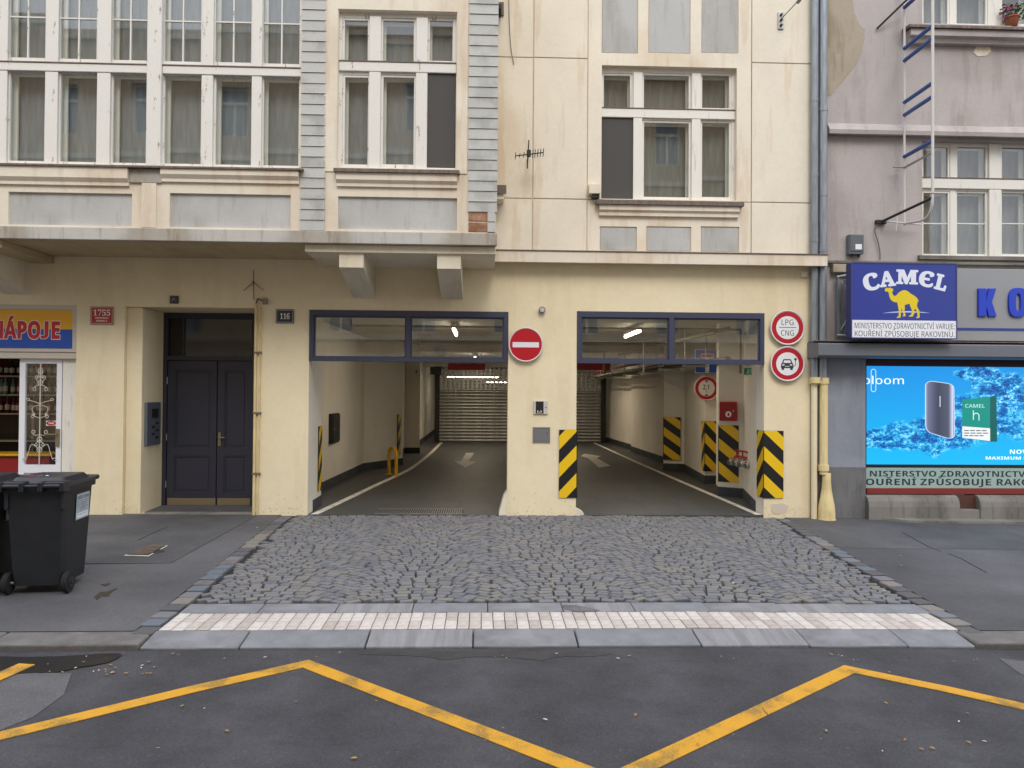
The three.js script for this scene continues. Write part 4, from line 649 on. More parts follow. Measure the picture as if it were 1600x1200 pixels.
  const wq = [[795, -10], [796, 40], [799, 80], [803, 101]].map(([u, v]) => [...at(u, v, .02), .02]); one('loose_wire', tube(wq, .006, 5), M.cable, 'loose thin wire hanging down the cream wall beside the bay', 'wire');
  const sn = rc(920, 288, 938, 303, .1), s = thing('wall_vent', 'small cream box with dark underside left of the upper window sill', 'vent box'); mesh('box', bx(sn[0], sn[1], sn[2], sn[3], 0, .13, .008), M.creamTrim, s); mesh('outlet', bx(sn[0] + .05, sn[1] - .01, sn[2] - .06, sn[2] - .001, .01, .1, .01), M.dark, s); settle(s);
  const hb = rc(776, 288, 791, 312, .3), hd = thing('gas_flue', 'brown hooded outlet on the wall just right of the bay', 'flue'); mesh('pipe', bx(hb[0] - .1, hb[1] - .03, hb[2], hb[3] - .05, 0, .3, .02), M.creamTrim, hd); mesh('hood', profileX([[0, hb[3]], [.34, hb[3] - .02], [.34, hb[2] + .08], [.325, hb[2] + .08], [.325, hb[3] - .03], [0, hb[3] - .02]], hb[0] - .14, hb[1]), M.flashing, hd); settle(hd);
  const lt = rc(774, 0, 788, 14, .25), lm = thing('wall_bracket', 'dark rusty bracket high on the wall beside the bay', 'bracket'); mesh('arm', bx(lt[0] - .1, lt[1] - .04, lt[2], lt[2] + .08, 0, .25, .01), M.dark, lm); mesh('plate', bx(lt[0] - .06, lt[1], lt[2] + .02, lt[2] + .22, 0, .03, .004), M.flashing, lm); settle(lm);
  const br = rc(1216, 18, 1225, 45, .03), bk = thing('cable_anchor', 'grey steel cable anchor with insulator high on the cream wall', 'bracket'); mesh('plate', bx(br[0], br[1], br[2], br[3], 0, .03, .004), M.galv, bk); mesh('bolt', [0.2, .5, .8].map((t) => cyl((br[0] + br[1]) / 2, br[2] + (br[3] - br[2]) * t, .04, .02, .03, 'z', 8)), M.dark, bk); const e = at(1252, -4, .9); mesh('stay_wire', bar([(br[0] + br[1]) / 2, br[2] + .15, .05], [e[0], e[1], .9], .007), M.cable, bk); mesh('insulator', [bar([e[0] - .03, e[1] - .04, .83], [e[0], e[1], .9], .03)], M.galv, bk); settle(bk);
  const sp = rc(1252, 424, 1262, 433, .03); one('junction_box', bx(sp[0], sp[1], sp[2], sp[3], 0, .04, .005), M.corbel, 'tiny cream junction box under the right end of the cornice', 'junction box');
}
// ------------------------------------------------------------------ downpipes
{
  const top = TOP, mk = (name, label, x, r, z, m, yb1, yt1) => { const t = thing(name, label, 'downpipe'); mesh('pipe', cyl(x, (yb1 + yt1) / 2, z, r, yt1 - yb1, 'y', 20), m, t); return t; };
  const x1 = at(1272.5, 200, .08)[0], x2 = at(1286, 200, .1)[0], yj = at(1280, 592, .1)[1];
  const a = mk('downpipe', 'left grey rainwater downpipe on the corner between the two houses', x1, .058, .085, M.zinc, yj, top); for (const y of [6.35, 5.2, 4.2]) mesh('collar', cyl(x1, y, .085, .063, .05, 'y', 20), M.zinc, a); settle(a);
  const b = mk('downpipe', 'right shinier rainwater downpipe on the corner between the two houses', x2, .062, .1, M.zinc, yj - .02, top); for (const y of [6.2, 4.9, 4.05]) mesh('collar', cyl(x2, y, .1, .068, .05, 'y', 20), M.zinc, b); settle(b);
  const c = thing('standpipe', 'yellow painted cast iron standpipe with a flared foot at the house corner', 'downpipe'), g0 = gy(5.3, .1) - .02, xs = at(1287, 700, .1)[0];
  mesh('pipe', cyl(xs, (yj + g0 + .7) / 2, .1, .06, yj - g0 - .7, 'y', 20), M.pipeYellow, c); mesh('collar', [cyl(xs, yj - .03, .1, .075, .09, 'y', 20), cyl(xs - .13, yj - .02, .09, .08, .09, 'y', 20), bx(xs - .2, xs + .06, yj - .09, yj - .02, 0, .1, .02), cyl(xs, g0 + 1.1 - .3, .1, .078, .09, 'y', 20)], M.pipeYellow, c);
  mesh('side_pipe', cyl(xs - .13, (yj + g0) / 2, .06, .045, yj - g0, 'y', 16), M.yellow, c);
  const foot = lathe([[.0, .72], [.062, .72], [.064, .6], [.072, .48], [.09, .36], [.115, .24], [.125, .12], [.125, .03], [.138, .02], [.138, 0], [0, 0]], 24); foot.translate(xs + .045, g0, .1); mesh('foot', foot, M.pipeYellow, c);
  settle(c);
}
// ------------------------------------------------------------------ drinks shop at the left edge
{
  const z = -.02, sh = grp('shop_front', yb);
  const S = rc(-160, 483, 114, 544, z), fr = rc(-160, 477, 118, 549, z);
  mesh('shop_frame', [plate([-9.1, shopR - .002, fr[2], shopTop], [[-9.0, S[1], S[2], S[3]]], -.14, -.012), bx(-9.1, shopR - .002, fr[2] - .1, fr[2] - .003, -.14, -.03, .006)], plain(196, 186, 172, .6), sh);
  const door = rc(31, 560, 97, 748, -.12), [x0, x1, , y1] = door, y0 = .02, gl = rc(40, 568, 89, 726, -.12);
  mesh('side_panel', bx(x1 + .01, shopR - .002, -.1, y1, -.16, -.1, .006), M.newPaint, sh);
  mesh('door_frame', plate([x0, x1, y0, y1], [[gl[0], gl[1], gl[2], gl[3]], [x0 + .08, x1 - .1, y0 + .1, gl[2] - .12]], -.15, -.1), plain(228, 230, 236, .4), sh);
  mesh('door_glass', [new THREE.PlaneGeometry(gl[1] - gl[0], gl[3] - gl[2]).translate((gl[0] + gl[1]) / 2, (gl[2] + gl[3]) / 2, -.13)].map(uvm), M.glass, sh);
  mesh('kick_panel', bx(x0 + .08, x1 - .1, y0 + .1, gl[2] - .12, -.14, -.12, .004), plain(224, 226, 232, .4), sh);
  mesh('door_handle', [bx(x1 - .07, x1 - .015, 1.0, 1.26, -.099, -.07, .005), bar([x1 - .04, 1.18, -.07], [x1 - .04, 1.18, -.03], .01), bar([x1 - .04, 1.18, -.03], [x1 - .2, 1.18, -.03], .011)], M.brass, sh);
  // wrought iron scrolls
  const cx = (gl[0] + gl[1]) / 2, H = gl[3] - gl[2], W = gl[1] - gl[0], Y = (t) => gl[3] - t * H, X = (t) => cx + t * W / 2, it = [];
  const scroll = (pts, r0, dir, s) => { const e = pts[pts.length - 1], out = pts.slice(); for (let i = 1; i <= 9; i++) { const a = i / 9 * Math.PI * 1.7, r = r0 * (1 - i / 12); out.push([e[0] + s * dir[0] * r0 - s * dir[0] * r * Math.cos(a), e[1] + dir[1] * r * Math.sin(a)]); } return tube(out.map((p) => [X(p[0]), Y(p[1]), -.085]), .0052, 5, false, 40); };
  it.push(bar([cx, gl[3], -.085], [cx, gl[2], -.085], .008));
  for (const s of [-1, 1]) {
    it.push(scroll([[0, .2], [s * .2, .17], [s * .34, .14]], .12, [-1, -.18], s), scroll([[0, .06], [s * .14, .1], [s * .06, .13]], .1, [1, .2], s));
    it.push(scroll([[0, .21], [s * .22, .22], [s * .48, .25]], .13, [-1, .2], s), scroll([[0, .4], [s * .3, .38], [s * .55, .37], [s * .86, .36]], .12, [-1, -.16], s));
    it.push(scroll([[0, .41], [s * .28, .42], [s * .5, .44], [s * .36, .52]], .12, [1, .2], s), scroll([[0, .54], [s * .34, .52], [s * .5, .5]], .11, [-1, .18], s), scroll([[0, .7], [s * .25, .71], [s * .5, .68]], .13, [-1, -.2], s));
    it.push(scroll([[0, .86], [s * .22, .82], [s * .5, .8], [s * .7, .88], [s * .86, .95]], .12, [1, -.2], s), scroll([[0, .74], [s * .1, .77], [s * .3, .8]], .1, [-1, .18], s));
  }
  for (const t of [.075, .19, .75, .85]) it.push(tube([[cx, Y(t - .03), -.085], [X(.16), Y(t), -.085], [cx, Y(t + .03), -.085], [X(-.16), Y(t), -.085]], .006, 5, true, 24));
  mesh('iron_grille', it, plain(208, 200, 186, .5), sh);
  mesh('door_sticker', face(X(.3), X(.95), Y(.615), Y(.565), -.1245), print(canvasTex(128, 64, (g) => { g.fillStyle = '#e0d8d4'; g.fillRect(0, 0, 128, 64); g.fillStyle = '#a81c28'; g.beginPath(); g.ellipse(64, 32, 62, 30, 0, 0, 7); g.fill(); g.fillStyle = '#f0e8e4'; fitText(g, 'TAM', 28, 44, 72, 24); })), sh);
  // room
  mesh('shop_wall', [bx(-9.6, -9.15, -.1, 3.3, -4, -.36), bx(-9.6, -5.7, -.1, 3.3, -4.2, -4), bx(-5.95, -5.7, -.1, 3.3, -4, -.36), bx(-9.6, -5.7, 2.75, 3.3, -4, -.352)], plain(190, 180, 162, .8), sh);
  mesh('shop_floor', bx(-9.6, -5.7, -.3, .0, -4, -.02), plain(120, 100, 84, .6), sh);
  // sign
  const sg = thing('shop_sign', 'yellow and blue fascia sign with red lettering over the drinks shop', 'shop sign');
  mesh('panel', bx(S[0], S[1] - .003, S[2] + .003, S[3] - .003, -.06, z, .003), M.whitePaint, sg);
  mesh('face_print', face(S[0] + .004, S[1] - .006, S[2] + .005, S[3] - .005, z + .0012), print(canvasTex(1024, 232, (g, w, h) => { g.fillStyle = '#1f4ca8'; g.fillRect(0, 0, w, h); g.fillStyle = '#e2a81c'; g.beginPath(); g.moveTo(0, 0); g.lineTo(w, 0); g.lineTo(w, h * .5); g.lineTo(0, h * .5); g.fill(); const px = (u) => (u + 160) / 274 * w; g.font = 'bold 100px sans-serif'; g.lineJoin = 'round'; g.strokeStyle = '#e8d8cc'; g.lineWidth = 10; g.save(); g.translate(px(-16), h * .74); const m = g.measureText('NÁPOJE').width; g.scale((px(90) - px(-16)) / m, 1.42); for (const [col, lw] of [['#e8d8cc', 11], ['#b81c2c', 5]]) { g.strokeStyle = g.fillStyle = col; g.lineWidth = lw; g.strokeText('NÁPO', 0, 0); g.fillText('NÁPO', 0, 0); const x1 = g.measureText('NÁPO').width + 12, jw = g.measureText('J').width + 6; g.save(); g.translate(x1, -.0); g.translate(0, -72); g.scale(1.1, .77); g.strokeText('J', 0, 72); g.fillText('J', 0, 72); g.restore(); g.strokeText('E', x1 + jw, 0); g.fillText('E', x1 + jw, 0); } g.restore(); })), sg); settle(sg);
  // shelves and bottles
  const sf = thing('bottle_shelf', 'pale shelving with bottles seen inside the drinks shop', 'shelf'), zs = -1.75, ys = [2.08, 1.76, 1.44, .98, .62];
  ys.forEach((y) => mesh('shelf', bx(-9.0, -6.6, y - .025, y, zs - .3, zs, .004), plain(188, 190, 176, .6), sf)); mesh('upright', [-9.0, -7.8, -6.6].map((x) => bx(x - .02, x + .02, 0, 2.5, zs - .32, zs - .302)), plain(170, 170, 160, .6), sf); mesh('back_panel', bx(-9.0, -6.6, 0, 2.5, zs - .36, zs - .33), plain(70, 62, 54, .8), sf); settle(sf);
  const bot = (h, r) => lathe([[0, 0], [r, 0], [r, h * .58], [r * .85, h * .66], [r * .36, h * .76], [r * .34, h * .97], [r * .4, h * .97], [r * .4, h], [0, h]], 12);
  const bm = { 'dark wine': plain(26, 22, 20, .15), 'clear blue': plain(120, 140, 150, .15), 'pink rose': plain(190, 90, 96, .2), 'deep red': plain(110, 20, 24, .2) };
  const lab = plain(214, 206, 190, .6), protos = {};
  for (const [k, m] of Object.entries(bm)) for (const h of [.3]) { const t = new THREE.Group(); mesh('glass', bot(h, .04), m, t); mesh('label', uvm(new THREE.CylinderGeometry(.0408, .0408, .09, 14, 1, true).translate(0, .1, 0)), lab, t); protos[k] = t; }
  const rows = [[2.08, 'dark wine', 'top'], [1.76, 'clear blue', 'second'], [1.44, 'deep red', 'third']];
  rows.forEach(([y, k0, nm]) => { for (let i = 0; i < 16; i++) { const k = rnd() < .7 ? k0 : ['pink rose', 'deep red', 'dark wine'][rnd() * 3 | 0], o = protos[k].clone(); o.name = numbered('bottle'); o.userData = { label: `${k} bottle on the ${nm} shelf inside the drinks shop`, category: 'bottle', group: `${k} bottles on the ${nm} shop shelf` }; o.position.set(-8.55 + i * .105 + rr(-.008, .008), y, zs - .1 + rr(-.03, .03)); o.scale.setScalar(rr(.85, 1.0)); scene.add(o); } });
  const ct = thing('shop_counter', 'red fronted counter with yellow fruit crate inside the shop doorway', 'counter'); mesh('front', bx(-8.9, -6.9, 0, .78, -1.35, -.95, .01), M.redDeep, ct); mesh('top', bx(-8.95, -6.85, .78, .82, -1.4, -.9, .01), M.yellowPaint, ct); settle(ct);
  for (let i = 0; i < 10; i++) { const f = thing('lemon', 'yellow lemon lying on the red shop counter', 'lemon', 'lemons on the shop counter'); mesh('peel', lathe([[0, -.045], [.012, -.04], [.03, -.02], [.034, 0], [.03, .02], [.012, .04], [0, .046]], 10), M.yellowPaint, f); f.rotation.z = 1.4; f.position.set(-8.2 + (i % 5) * .075, .855, -1.1 - (i / 5 | 0) * .08); }
  const bk = thing('waste_basket', 'small dark open basket standing in the shop doorway', 'basket'); mesh('body', lathe([[0, 0], [.15, 0], [.2, .45], [.215, .45], [.215, .48], [.19, .48], [.14, .02], [0, .02]], 20), M.black, bk); bk.position.set(-7.3, .0, -.6);
}
// ------------------------------------------------------------------ the mauve house on the right
const rb = thing('apartment_building', 'mauve plastered house with grey shop base at the right edge', 'building');
{
  const XL = CX + .004, XR = 13, z = -.01;
  const op0 = rc(1441, -130, 1760, 41, z), op1 = rc(1441, 222, 1760, 402, z);
  op0[3] = TOP - .25;
  const base = at(1450, 536)[1];
  mesh('wall', plate([XL, XR, base, TOP], [op0, op1], -.4, z), M.mauve, rb);
  mesh('body', bx(XL, XR, 3.4, TOP, -6, -.5), M.mauve, rb);
  // bare patch of older render by the downpipes
  const pp = [[1290, -10], [1330, -10], [1335, 20], [1345, 40], [1352, 45], [1350, 65], [1342, 90], [1330, 110], [1318, 125], [1306, 138], [1300, 148], [1293, 150]].map(([u, v]) => at(u, v, 0)), pc = [];
  pp.forEach((p, i) => { const q = pp[(i + 1) % pp.length]; for (let k = 0; k < 4; k++) pc.push([p[0] + (q[0] - p[0]) * k / 4 + (k ? rr(-.012, .012) : 0), p[1] + (q[1] - p[1]) * k / 4 + (k ? rr(-.012, .012) : 0)]); });
  mesh('bare_render_patch', plate(pc.reverse(), [], z + .0005, z + .006), M.mauvePatch, rb);
  const hole = [[1521, 82], [1526, 72], [1538, 66], [1547, 70], [1549, 80], [1540, 87], [1528, 88]].map(([u, v]) => at(u, v, 0)); mesh('bare_render_patch', plate(hole.reverse(), [], z + .0005, z + .008), M.corbel, rb);
  // ledges
  const l1 = rc(1297, 195, 1760, 212, .14); mesh('string_course', profileX([[z, l1[2] + .02], [.05, l1[2] + .02], [.06, l1[2]], [.12, l1[2]], [.13, l1[2] + .06], [.05, l1[3]], [z, l1[3] + .03]], l1[0], l1[1]), M.mauve, rb);
  const s0 = rc(1421, 41, 1760, 46, .2), s1 = rc(1424, 46, 1760, 66, .17); mesh('sill', profileX([[-.1, s0[2] + .02], [.2, s0[2]], [.2, s0[3] - .01], [-.1, s0[3] + .02]], s0[0], s0[1]), M.flashing, rb); mesh('sill_moulding', profileX([[z, s1[2]], [.08, s1[2]], [.1, s1[2] + .06], [.16, s1[2] + .08], [.16, s0[2] - .004], [z, s0[2] + .0]], s1[0], s1[1]), M.mauve, rb);
  // windows
  const zf = -.14, cols = [[1443, 1482], [1496, 1541], [1566, 1604], [1618, 1662]];
  const lo = cols.map((c) => ({ r: rc(c[0], 301, c[1], 397, zf), bars: 'mid' })), up = cols.map((c) => ({ r: rc(c[0], 229, c[1], 279, zf) }));
  const md = rc(1541, 229, 1566, 400, zf), tr = rc(1441, 281, 1700, 297, zf);
  makeWindow(rb, op1, [...lo, ...up], zf, { paint: M.newPaint, posts: [[md[0] + .03, md[1] - .03, op1[2], tr[2]], [md[0] + .03, md[1] - .03, tr[3], op1[3]]], rail: [[op1[0], op1[1], tr[2], tr[3]]], curtain: M.curtain2 });
  const u0 = [[1443, 1481], [1495, 1541], [1566, 1604], [1618, 1662]].map((c) => ({ r: rc(c[0], -100, c[1], 37, zf) }));
  makeWindow(rb, op0, u0, zf, { paint: M.newPaint, curtain: M.curtain2 });
  const pf = rc(1437, 400, 1760, 406, .05); mesh('sill', profileX([[-.14, pf[2]], [.05, pf[2] - .01], [.05, pf[3] - .01], [-.14, pf[3] + .01]], pf[0], pf[1]), M.concrete, rb);
  const b2 = rc(1290, 404, 1760, 411, .07); mesh('string_course', bx(XL + .05, XR, b2[2] - .03, b2[2] + .015, z, .06, .01), M.concrete, rb);
  const k = rc(1300, 413, 1332, 426, .06); mesh('ledge_block', bx(k[0], k[1] + .4, k[2], k[3], z, .1, .01), M.mauvePatch, rb);
  // shop canopy ledge
  const c = rc(1279, 538, 1760, 560, .4); mesh('canopy', profileX([[z, c[2]], [.36, c[2]], [.4, c[2] + .03], [.4, c[3] - .02], [.37, c[3]], [z, c[3] + .03]], c[0], XR), plain(104, 108, 116, .5, { bumpMap: bumpWide, bumpScale: .003 }), rb);
  mesh('canopy_top', bx(c[0] + .01, XR, c[3] + .031, c[3] + .045, z, .3, .004), M.flashing, rb);
  // ground floor
  const sxl = at(1353, 650)[0], scr = rc(1353, 573, 1640, 726, -.1), txt = rc(1353, 731, 1640, 763, -.1), red = rc(1353, 763, 1640, 772, -.08), py = at(1320, 731)[1];
  mesh('pier', bx(XL, sxl, py, base + .02, -.4, 0, .008), M.pillarBlue, rb); mesh('pier_base', bx(XL, sxl - .001, -.6, py - .002, -.4, .006, .008), M.pillarGrey, rb);
  const rt = at(1450, 773, -.02)[1], slot = rc(1497, 774, 1529, 796, .05);
  mesh('shop_wall', bx(sxl, XR, rt + .02, base, -.6, -.25), M.dark, rb);
  const wallBase = (x0, x1) => profileX([[-.3, -.6], [.1, -.6], [.1, rt - .17], [.085, rt - .09], [.05, rt - .035], [0, rt - .008], [-.3, rt]], x0, x1);
  mesh('plinth_wall', wallBase(sxl, slot[0]), M.concrete, rb); mesh('plinth_wall', wallBase(slot[1], XR), M.concrete, rb); mesh('plinth_wall', bx(slot[0] - .001, slot[1] + .001, -.6, slot[2], -.3, .09, .01), M.concrete, rb); mesh('vent_shutter', bx(slot[0], slot[1], slot[2], rt - .01, -.1, -.03), plain(84, 52, 44, .8), rb);
  mesh('red_rail', bx(red[0], XR, red[2], red[3], -.25, -.05, .006), plain(126, 40, 32, .6), rb);
  const tp = rc(1353, 562, 1640, 572, -.08); mesh('red_rail', bx(sxl, XR, tp[2], base + .01, -.25, -.05, .006), plain(58, 24, 26, .6), rb);
  mesh('step', sheet([[at(1353, 815)[0], -.05], [13, -.05], [13, .32], [at(1420, 822, .3)[0], .32]].reverse(), gy, .035, .1), M.concrete, rb);
  const scrn = thing('advertising_screen', 'bright blue lit advertising screen in the shop window at the right', 'screen');
  mesh('bezel', plate([scr[0], scr[1], scr[2] - .035, scr[3] + .02], [[scr[0] + .004, scr[1] - .02, scr[2], scr[3]]], -.13, -.09), M.black, scrn);
  const adv = canvasTex(1024, 546, (g, w, h) => {
    const X = (u) => (u - 1353) / 287 * w, Y = (v) => (v - 573) / 153 * h; let s = 7; const rn = () => { s = (s * 16807) % 2147483647; return s / 2147483647; };
    g.fillStyle = '#10a8f0'; g.fillRect(0, 0, w, h);
    let gr = g.createLinearGradient(0, 0, 0, h); gr.addColorStop(0, '#0a8cdc'); gr.addColorStop(.6, '#0ea6e8'); gr.addColorStop(1, '#12b6f0'); g.fillStyle = gr; g.fillRect(0, 0, w, h);
    // splash of water: ridged noise inside a drifting band
    const im = g.getImageData(0, 0, w, h), nz = (a, b, N) => N[((Math.floor(b) & 511) * 512) + (Math.floor(a) & 511)];
    const ramp = [[6, 62, 132], [8, 92, 176], [16, 140, 214], [60, 190, 232], [168, 232, 246], [228, 248, 252]];
    for (let y = 0; y < h; y++) for (let x = 0; x < w; x++) {
      const u = 1353 + x / w * 287, v = 573 + y / h * 153, t = (u - 1353) / 287;
      const wob = (nz(x * .5, y * .5, nA) - .5) * 60 + (nz(x * .9 + 90, y * .9, nB) - .5) * 26;
      const mid = 692 - 24 * Math.sin(t * 2.7) - (t > .4 ? (t - .4) * 62 : 0), wid = 10 + 34 * Math.sin(Math.min(1.4, t * 1.3 + .15) * 1.5);
      const a1 = 1 - Math.abs(v - mid + wob * .45) / wid, d2 = (u - 1486) / 150, a2 = d2 > 0 ? 1 - Math.abs(v - (578 + d2 * 66) + wob * .7) / (16 + d2 * 44) - Math.max(0, 1 - d2 * 5 + wob * .012) : -1;
      const a = Math.max(a1, a2); if (a <= 0) continue;
      const rdg = 1 - Math.abs(nz(x * 1.3 + wob, y * 1.9, nB) - .5) * 2, sp = nz(x * .8, y * 1.2, nF), val = Math.max(0, Math.min(4.99, rdg * rdg * 3.3 + .25 + (sp - .5) * 6.5 + (a < .22 ? 1.1 : -.2))), k = Math.floor(val), f = val - k;
      const al = Math.min(1, smooth(0, .3, a) * (.55 + .6 * nz(x * .7, y * .7 + 200, nA))), o = (y * w + x) * 4;
      for (let c = 0; c < 3; c++) im.data[o + c] = im.data[o + c] * (1 - al) + (ramp[k][c] + (ramp[k + 1][c] - ramp[k][c]) * f) * al;
    }
    g.putImageData(im, 0, 0);
    // handset
    g.save(); gr = g.createLinearGradient(X(1444), 0, X(1492), 0); gr.addColorStop(0, '#d8e0f8'); gr.addColorStop(.12, '#6e7490'); gr.addColorStop(.45, '#3e4458'); gr.addColorStop(.8, '#50566c'); gr.addColorStop(.93, '#d0d8f4'); gr.addColorStop(1, '#6870a0'); g.fillStyle = gr; g.beginPath(); g.moveTo(X(1446), Y(603)); g.quadraticCurveTo(X(1447), Y(597), X(1456), Y(596)); g.lineTo(X(1480), Y(599)); g.quadraticCurveTo(X(1491), Y(601), X(1491), Y(608)); g.lineTo(X(1492), Y(680)); g.quadraticCurveTo(X(1490), Y(687), X(1478), Y(684)); g.lineTo(X(1455), Y(677)); g.quadraticCurveTo(X(1446), Y(674), X(1446), Y(660)); g.closePath(); g.fill(); g.strokeStyle = '#e8eefc'; g.lineWidth = 3; g.stroke(); g.fillStyle = '#e4ecff'; g.fillRect(X(1468.5), Y(619), 4, Y(636) - Y(619)); g.restore();
    // pack
    g.fillStyle = '#0e8c80'; g.beginPath(); g.moveTo(X(1504), Y(624)); g.lineTo(X(1548), Y(620)); g.lineTo(X(1548), Y(690)); g.lineTo(X(1504), Y(684)); g.fill(); g.fillStyle = '#0a5c58'; g.beginPath(); g.moveTo(X(1548), Y(620)); g.lineTo(X(1558), Y(617)); g.lineTo(X(1559), Y(690)); g.lineTo(X(1548), Y(690)); g.fill(); g.fillStyle = '#e6eaec'; g.beginPath(); g.moveTo(X(1504), Y(666)); g.lineTo(X(1548), Y(669)); g.lineTo(X(1548), Y(689)); g.lineTo(X(1504), Y(684)); g.fill();
    g.fillStyle = '#c8f0e8'; fitText(g, 'CAMEL', X(1508), Y(637), X(1540) - X(1508), 20, 'normal'); g.strokeStyle = '#d8f4f0'; g.lineWidth = 5; g.beginPath(); g.arc(X(1526), Y(650), 16, Math.PI, 0); g.moveTo(X(1526) - 16, Y(641)); g.lineTo(X(1526) - 16, Y(656)); g.moveTo(X(1526) + 16, Y(650)); g.lineTo(X(1526) + 16, Y(657)); g.stroke();
    g.fillStyle = '#555'; for (const [v, a] of [[672, 30], [676, 32], [680, 26]]) for (let q = 0; q < 4; q++) g.fillRect(X(1507) + q * a * 1.1, Y(v), a * .9, 5);
    // lettering
    g.fillStyle = '#f2fbff'; fitText(g, 'ploom', X(1347), Y(601), X(1414) - X(1347), 44, 'normal'); g.strokeStyle = '#f2fbff'; g.lineWidth = 3; g.beginPath(); g.roundRect(X(1361), Y(578), 26, Y(613) - Y(578), 13); g.stroke();
    fitText(g, 'NOVINKA', X(1578), Y(709), X(1640) - X(1578), 24); fitText(g, 'MAXIMUM SVĚŽESTI', X(1540), Y(718), X(1640) - X(1540) + 30, 17);
  });
  mesh('display', face(scr[0] + .004, scr[1] - .02, scr[2], scr[3], -.105), std({ color: 0x000000, emissive: 0xffffff, emissiveMap: adv, emissiveIntensity: .7, roughness: .3 }), scrn);
  { const L = new THREE.RectAreaLight(0x2fa8f0, .35, scr[1] - scr[0] - .1, scr[3] - scr[2] - .1); L.position.set((scr[0] + scr[1]) / 2, (scr[2] + scr[3]) / 2, -.085); L.rotation.y = Math.PI; scrn.add(L); }
  settle(scrn);
  const wt = thing('warning_strip', 'pale green strip with dark warning text below the blue screen', 'sign'); mesh('panel', bx(txt[0], txt[1], txt[2], txt[3], -.14, -.1, .004), plain(150, 170, 166, .5), wt);
  mesh('face_print', face(txt[0] + .004, txt[1] - .004, txt[2] + .004, txt[3] - .004, -.0988), print(canvasTex(1024, 116, (g, w, h) => { g.fillStyle = '#9cb4ae'; g.fillRect(0, 0, w, h); g.fillStyle = '#24303a'; const X = (u) => (u - 1353) / 287 * w; fitText(g, 'NISTERSTVO ZDRAVOTNICTVÍ VARUJE:', X(1357), 50, X(1357 + 325) - X(1357), 34); fitText(g, 'OUŘENÍ ZPŮSOBUJE RAKOVINU.', X(1351), 100, X(1351 + 318) - X(1351), 38); }), .5), wt); settle(wt);
  // fascia with blue letters
  const fa = rc(1330, 420, 1760, 533, .1), fs = thing('shop_fascia', 'grey shop fascia with raised blue letters on the mauve house', 'shop sign');
  mesh('board', bx(fa[0], fa[1], fa[2], fa[3], z + .03, .1, .01), plain(146, 148, 151, .5, { bumpMap: bumpWide, bumpScale: .002 }), fs);
  const ln = rc(1495, 513.5, 1760, 517.5, .1); mesh('blue_line', bx(ln[0], ln[1] - .01, ln[2], ln[3], .1, .106), plain(44, 62, 140, .5), fs);
  const blue = plain(24, 60, 190, .4), K = (pts, holes = []) => { const s = new THREE.Shape(pts.map(([u, v]) => new THREE.Vector2(...at(u, v, .13)))); for (const h of holes) s.holes.push(new THREE.Path(h.map(([u, v]) => new THREE.Vector2(...at(u, v, .13))))); const g = new THREE.ExtrudeGeometry(s, { depth: .03, bevelEnabled: true, bevelSize: .003, bevelThickness: .003, bevelSegments: 1 }); g.translate(0, 0, .104); return uvm(g); };
  mesh('letter_k', K([[1529, 451], [1541, 451], [1541, 470], [1545, 451], [1556, 451], [1549.5, 472], [1557, 494], [1545, 494], [1541, 478], [1541, 494], [1529, 494]].reverse()), blue, fs);
  const oval = (u, a, b) => Array.from({ length: 28 }, (_, i) => { const t = -i / 28 * 6.2832, c = Math.cos(t), s = Math.sin(t); return [u + Math.sign(c) * Math.pow(Math.abs(c), .6) * a, 472.5 + Math.sign(s) * Math.pow(Math.abs(s), .75) * b]; });
  mesh('letter_o', K(oval(1591, 14.5, 22.5), [oval(1591, 4, 14).reverse()]), blue, fs);
  settle(fs);
  // projecting sign box and its open frame
  const cb = rc(1330, 411, 1495, 529, .55), bxs = thing('box_sign', 'blue cigarette advertising box with yellow dromedary and white warning strip', 'advertising sign');
  mesh('case', bx(cb[0], cb[1], cb[2], cb[3], .38, .55, .008), plain(50, 56, 110, .5), bxs);
  const art = canvasTex(1024, 736, (g, w, h) => {
    const X = (u) => (u - 1330) / 165 * w, Y = (v) => (v - 411) / 118 * h; g.fillStyle = '#2c3c92'; g.fillRect(0, 0, w, h); g.fillStyle = '#e6e8ee'; g.fillRect(0, Y(501), w, h);
    g.fillStyle = '#3a3a44'; fitText(g, 'MINISTERSTVO ZDRAVOTNICTVÍ VARUJE:', X(1334), Y(514), X(1493) - X(1334), 54, 'normal'); fitText(g, 'KOUŘENÍ ZPŮSOBUJE RAKOVINU.', X(1334), Y(526.5), X(1493) - X(1334), 54, 'normal');
    // heavy letters along an arch, with slab serifs
    const C = (cu, cv) => ((x, y) => [X(1300 + x / 5.333), Y(390 + y / 5.333)])(cu, cv);
    const poly = (pts, hole) => { g.beginPath(); pts.forEach((p, i) => { const q = C(...p); i ? g.lineTo(...q) : g.moveTo(...q); }); g.closePath(); if (hole) { hole.forEach((p, i) => { const q = C(...p); i ? g.lineTo(...q) : g.moveTo(...q); }); g.closePath(); } g.fill('evenodd'); };
    g.fillStyle = '#dfe4f0';
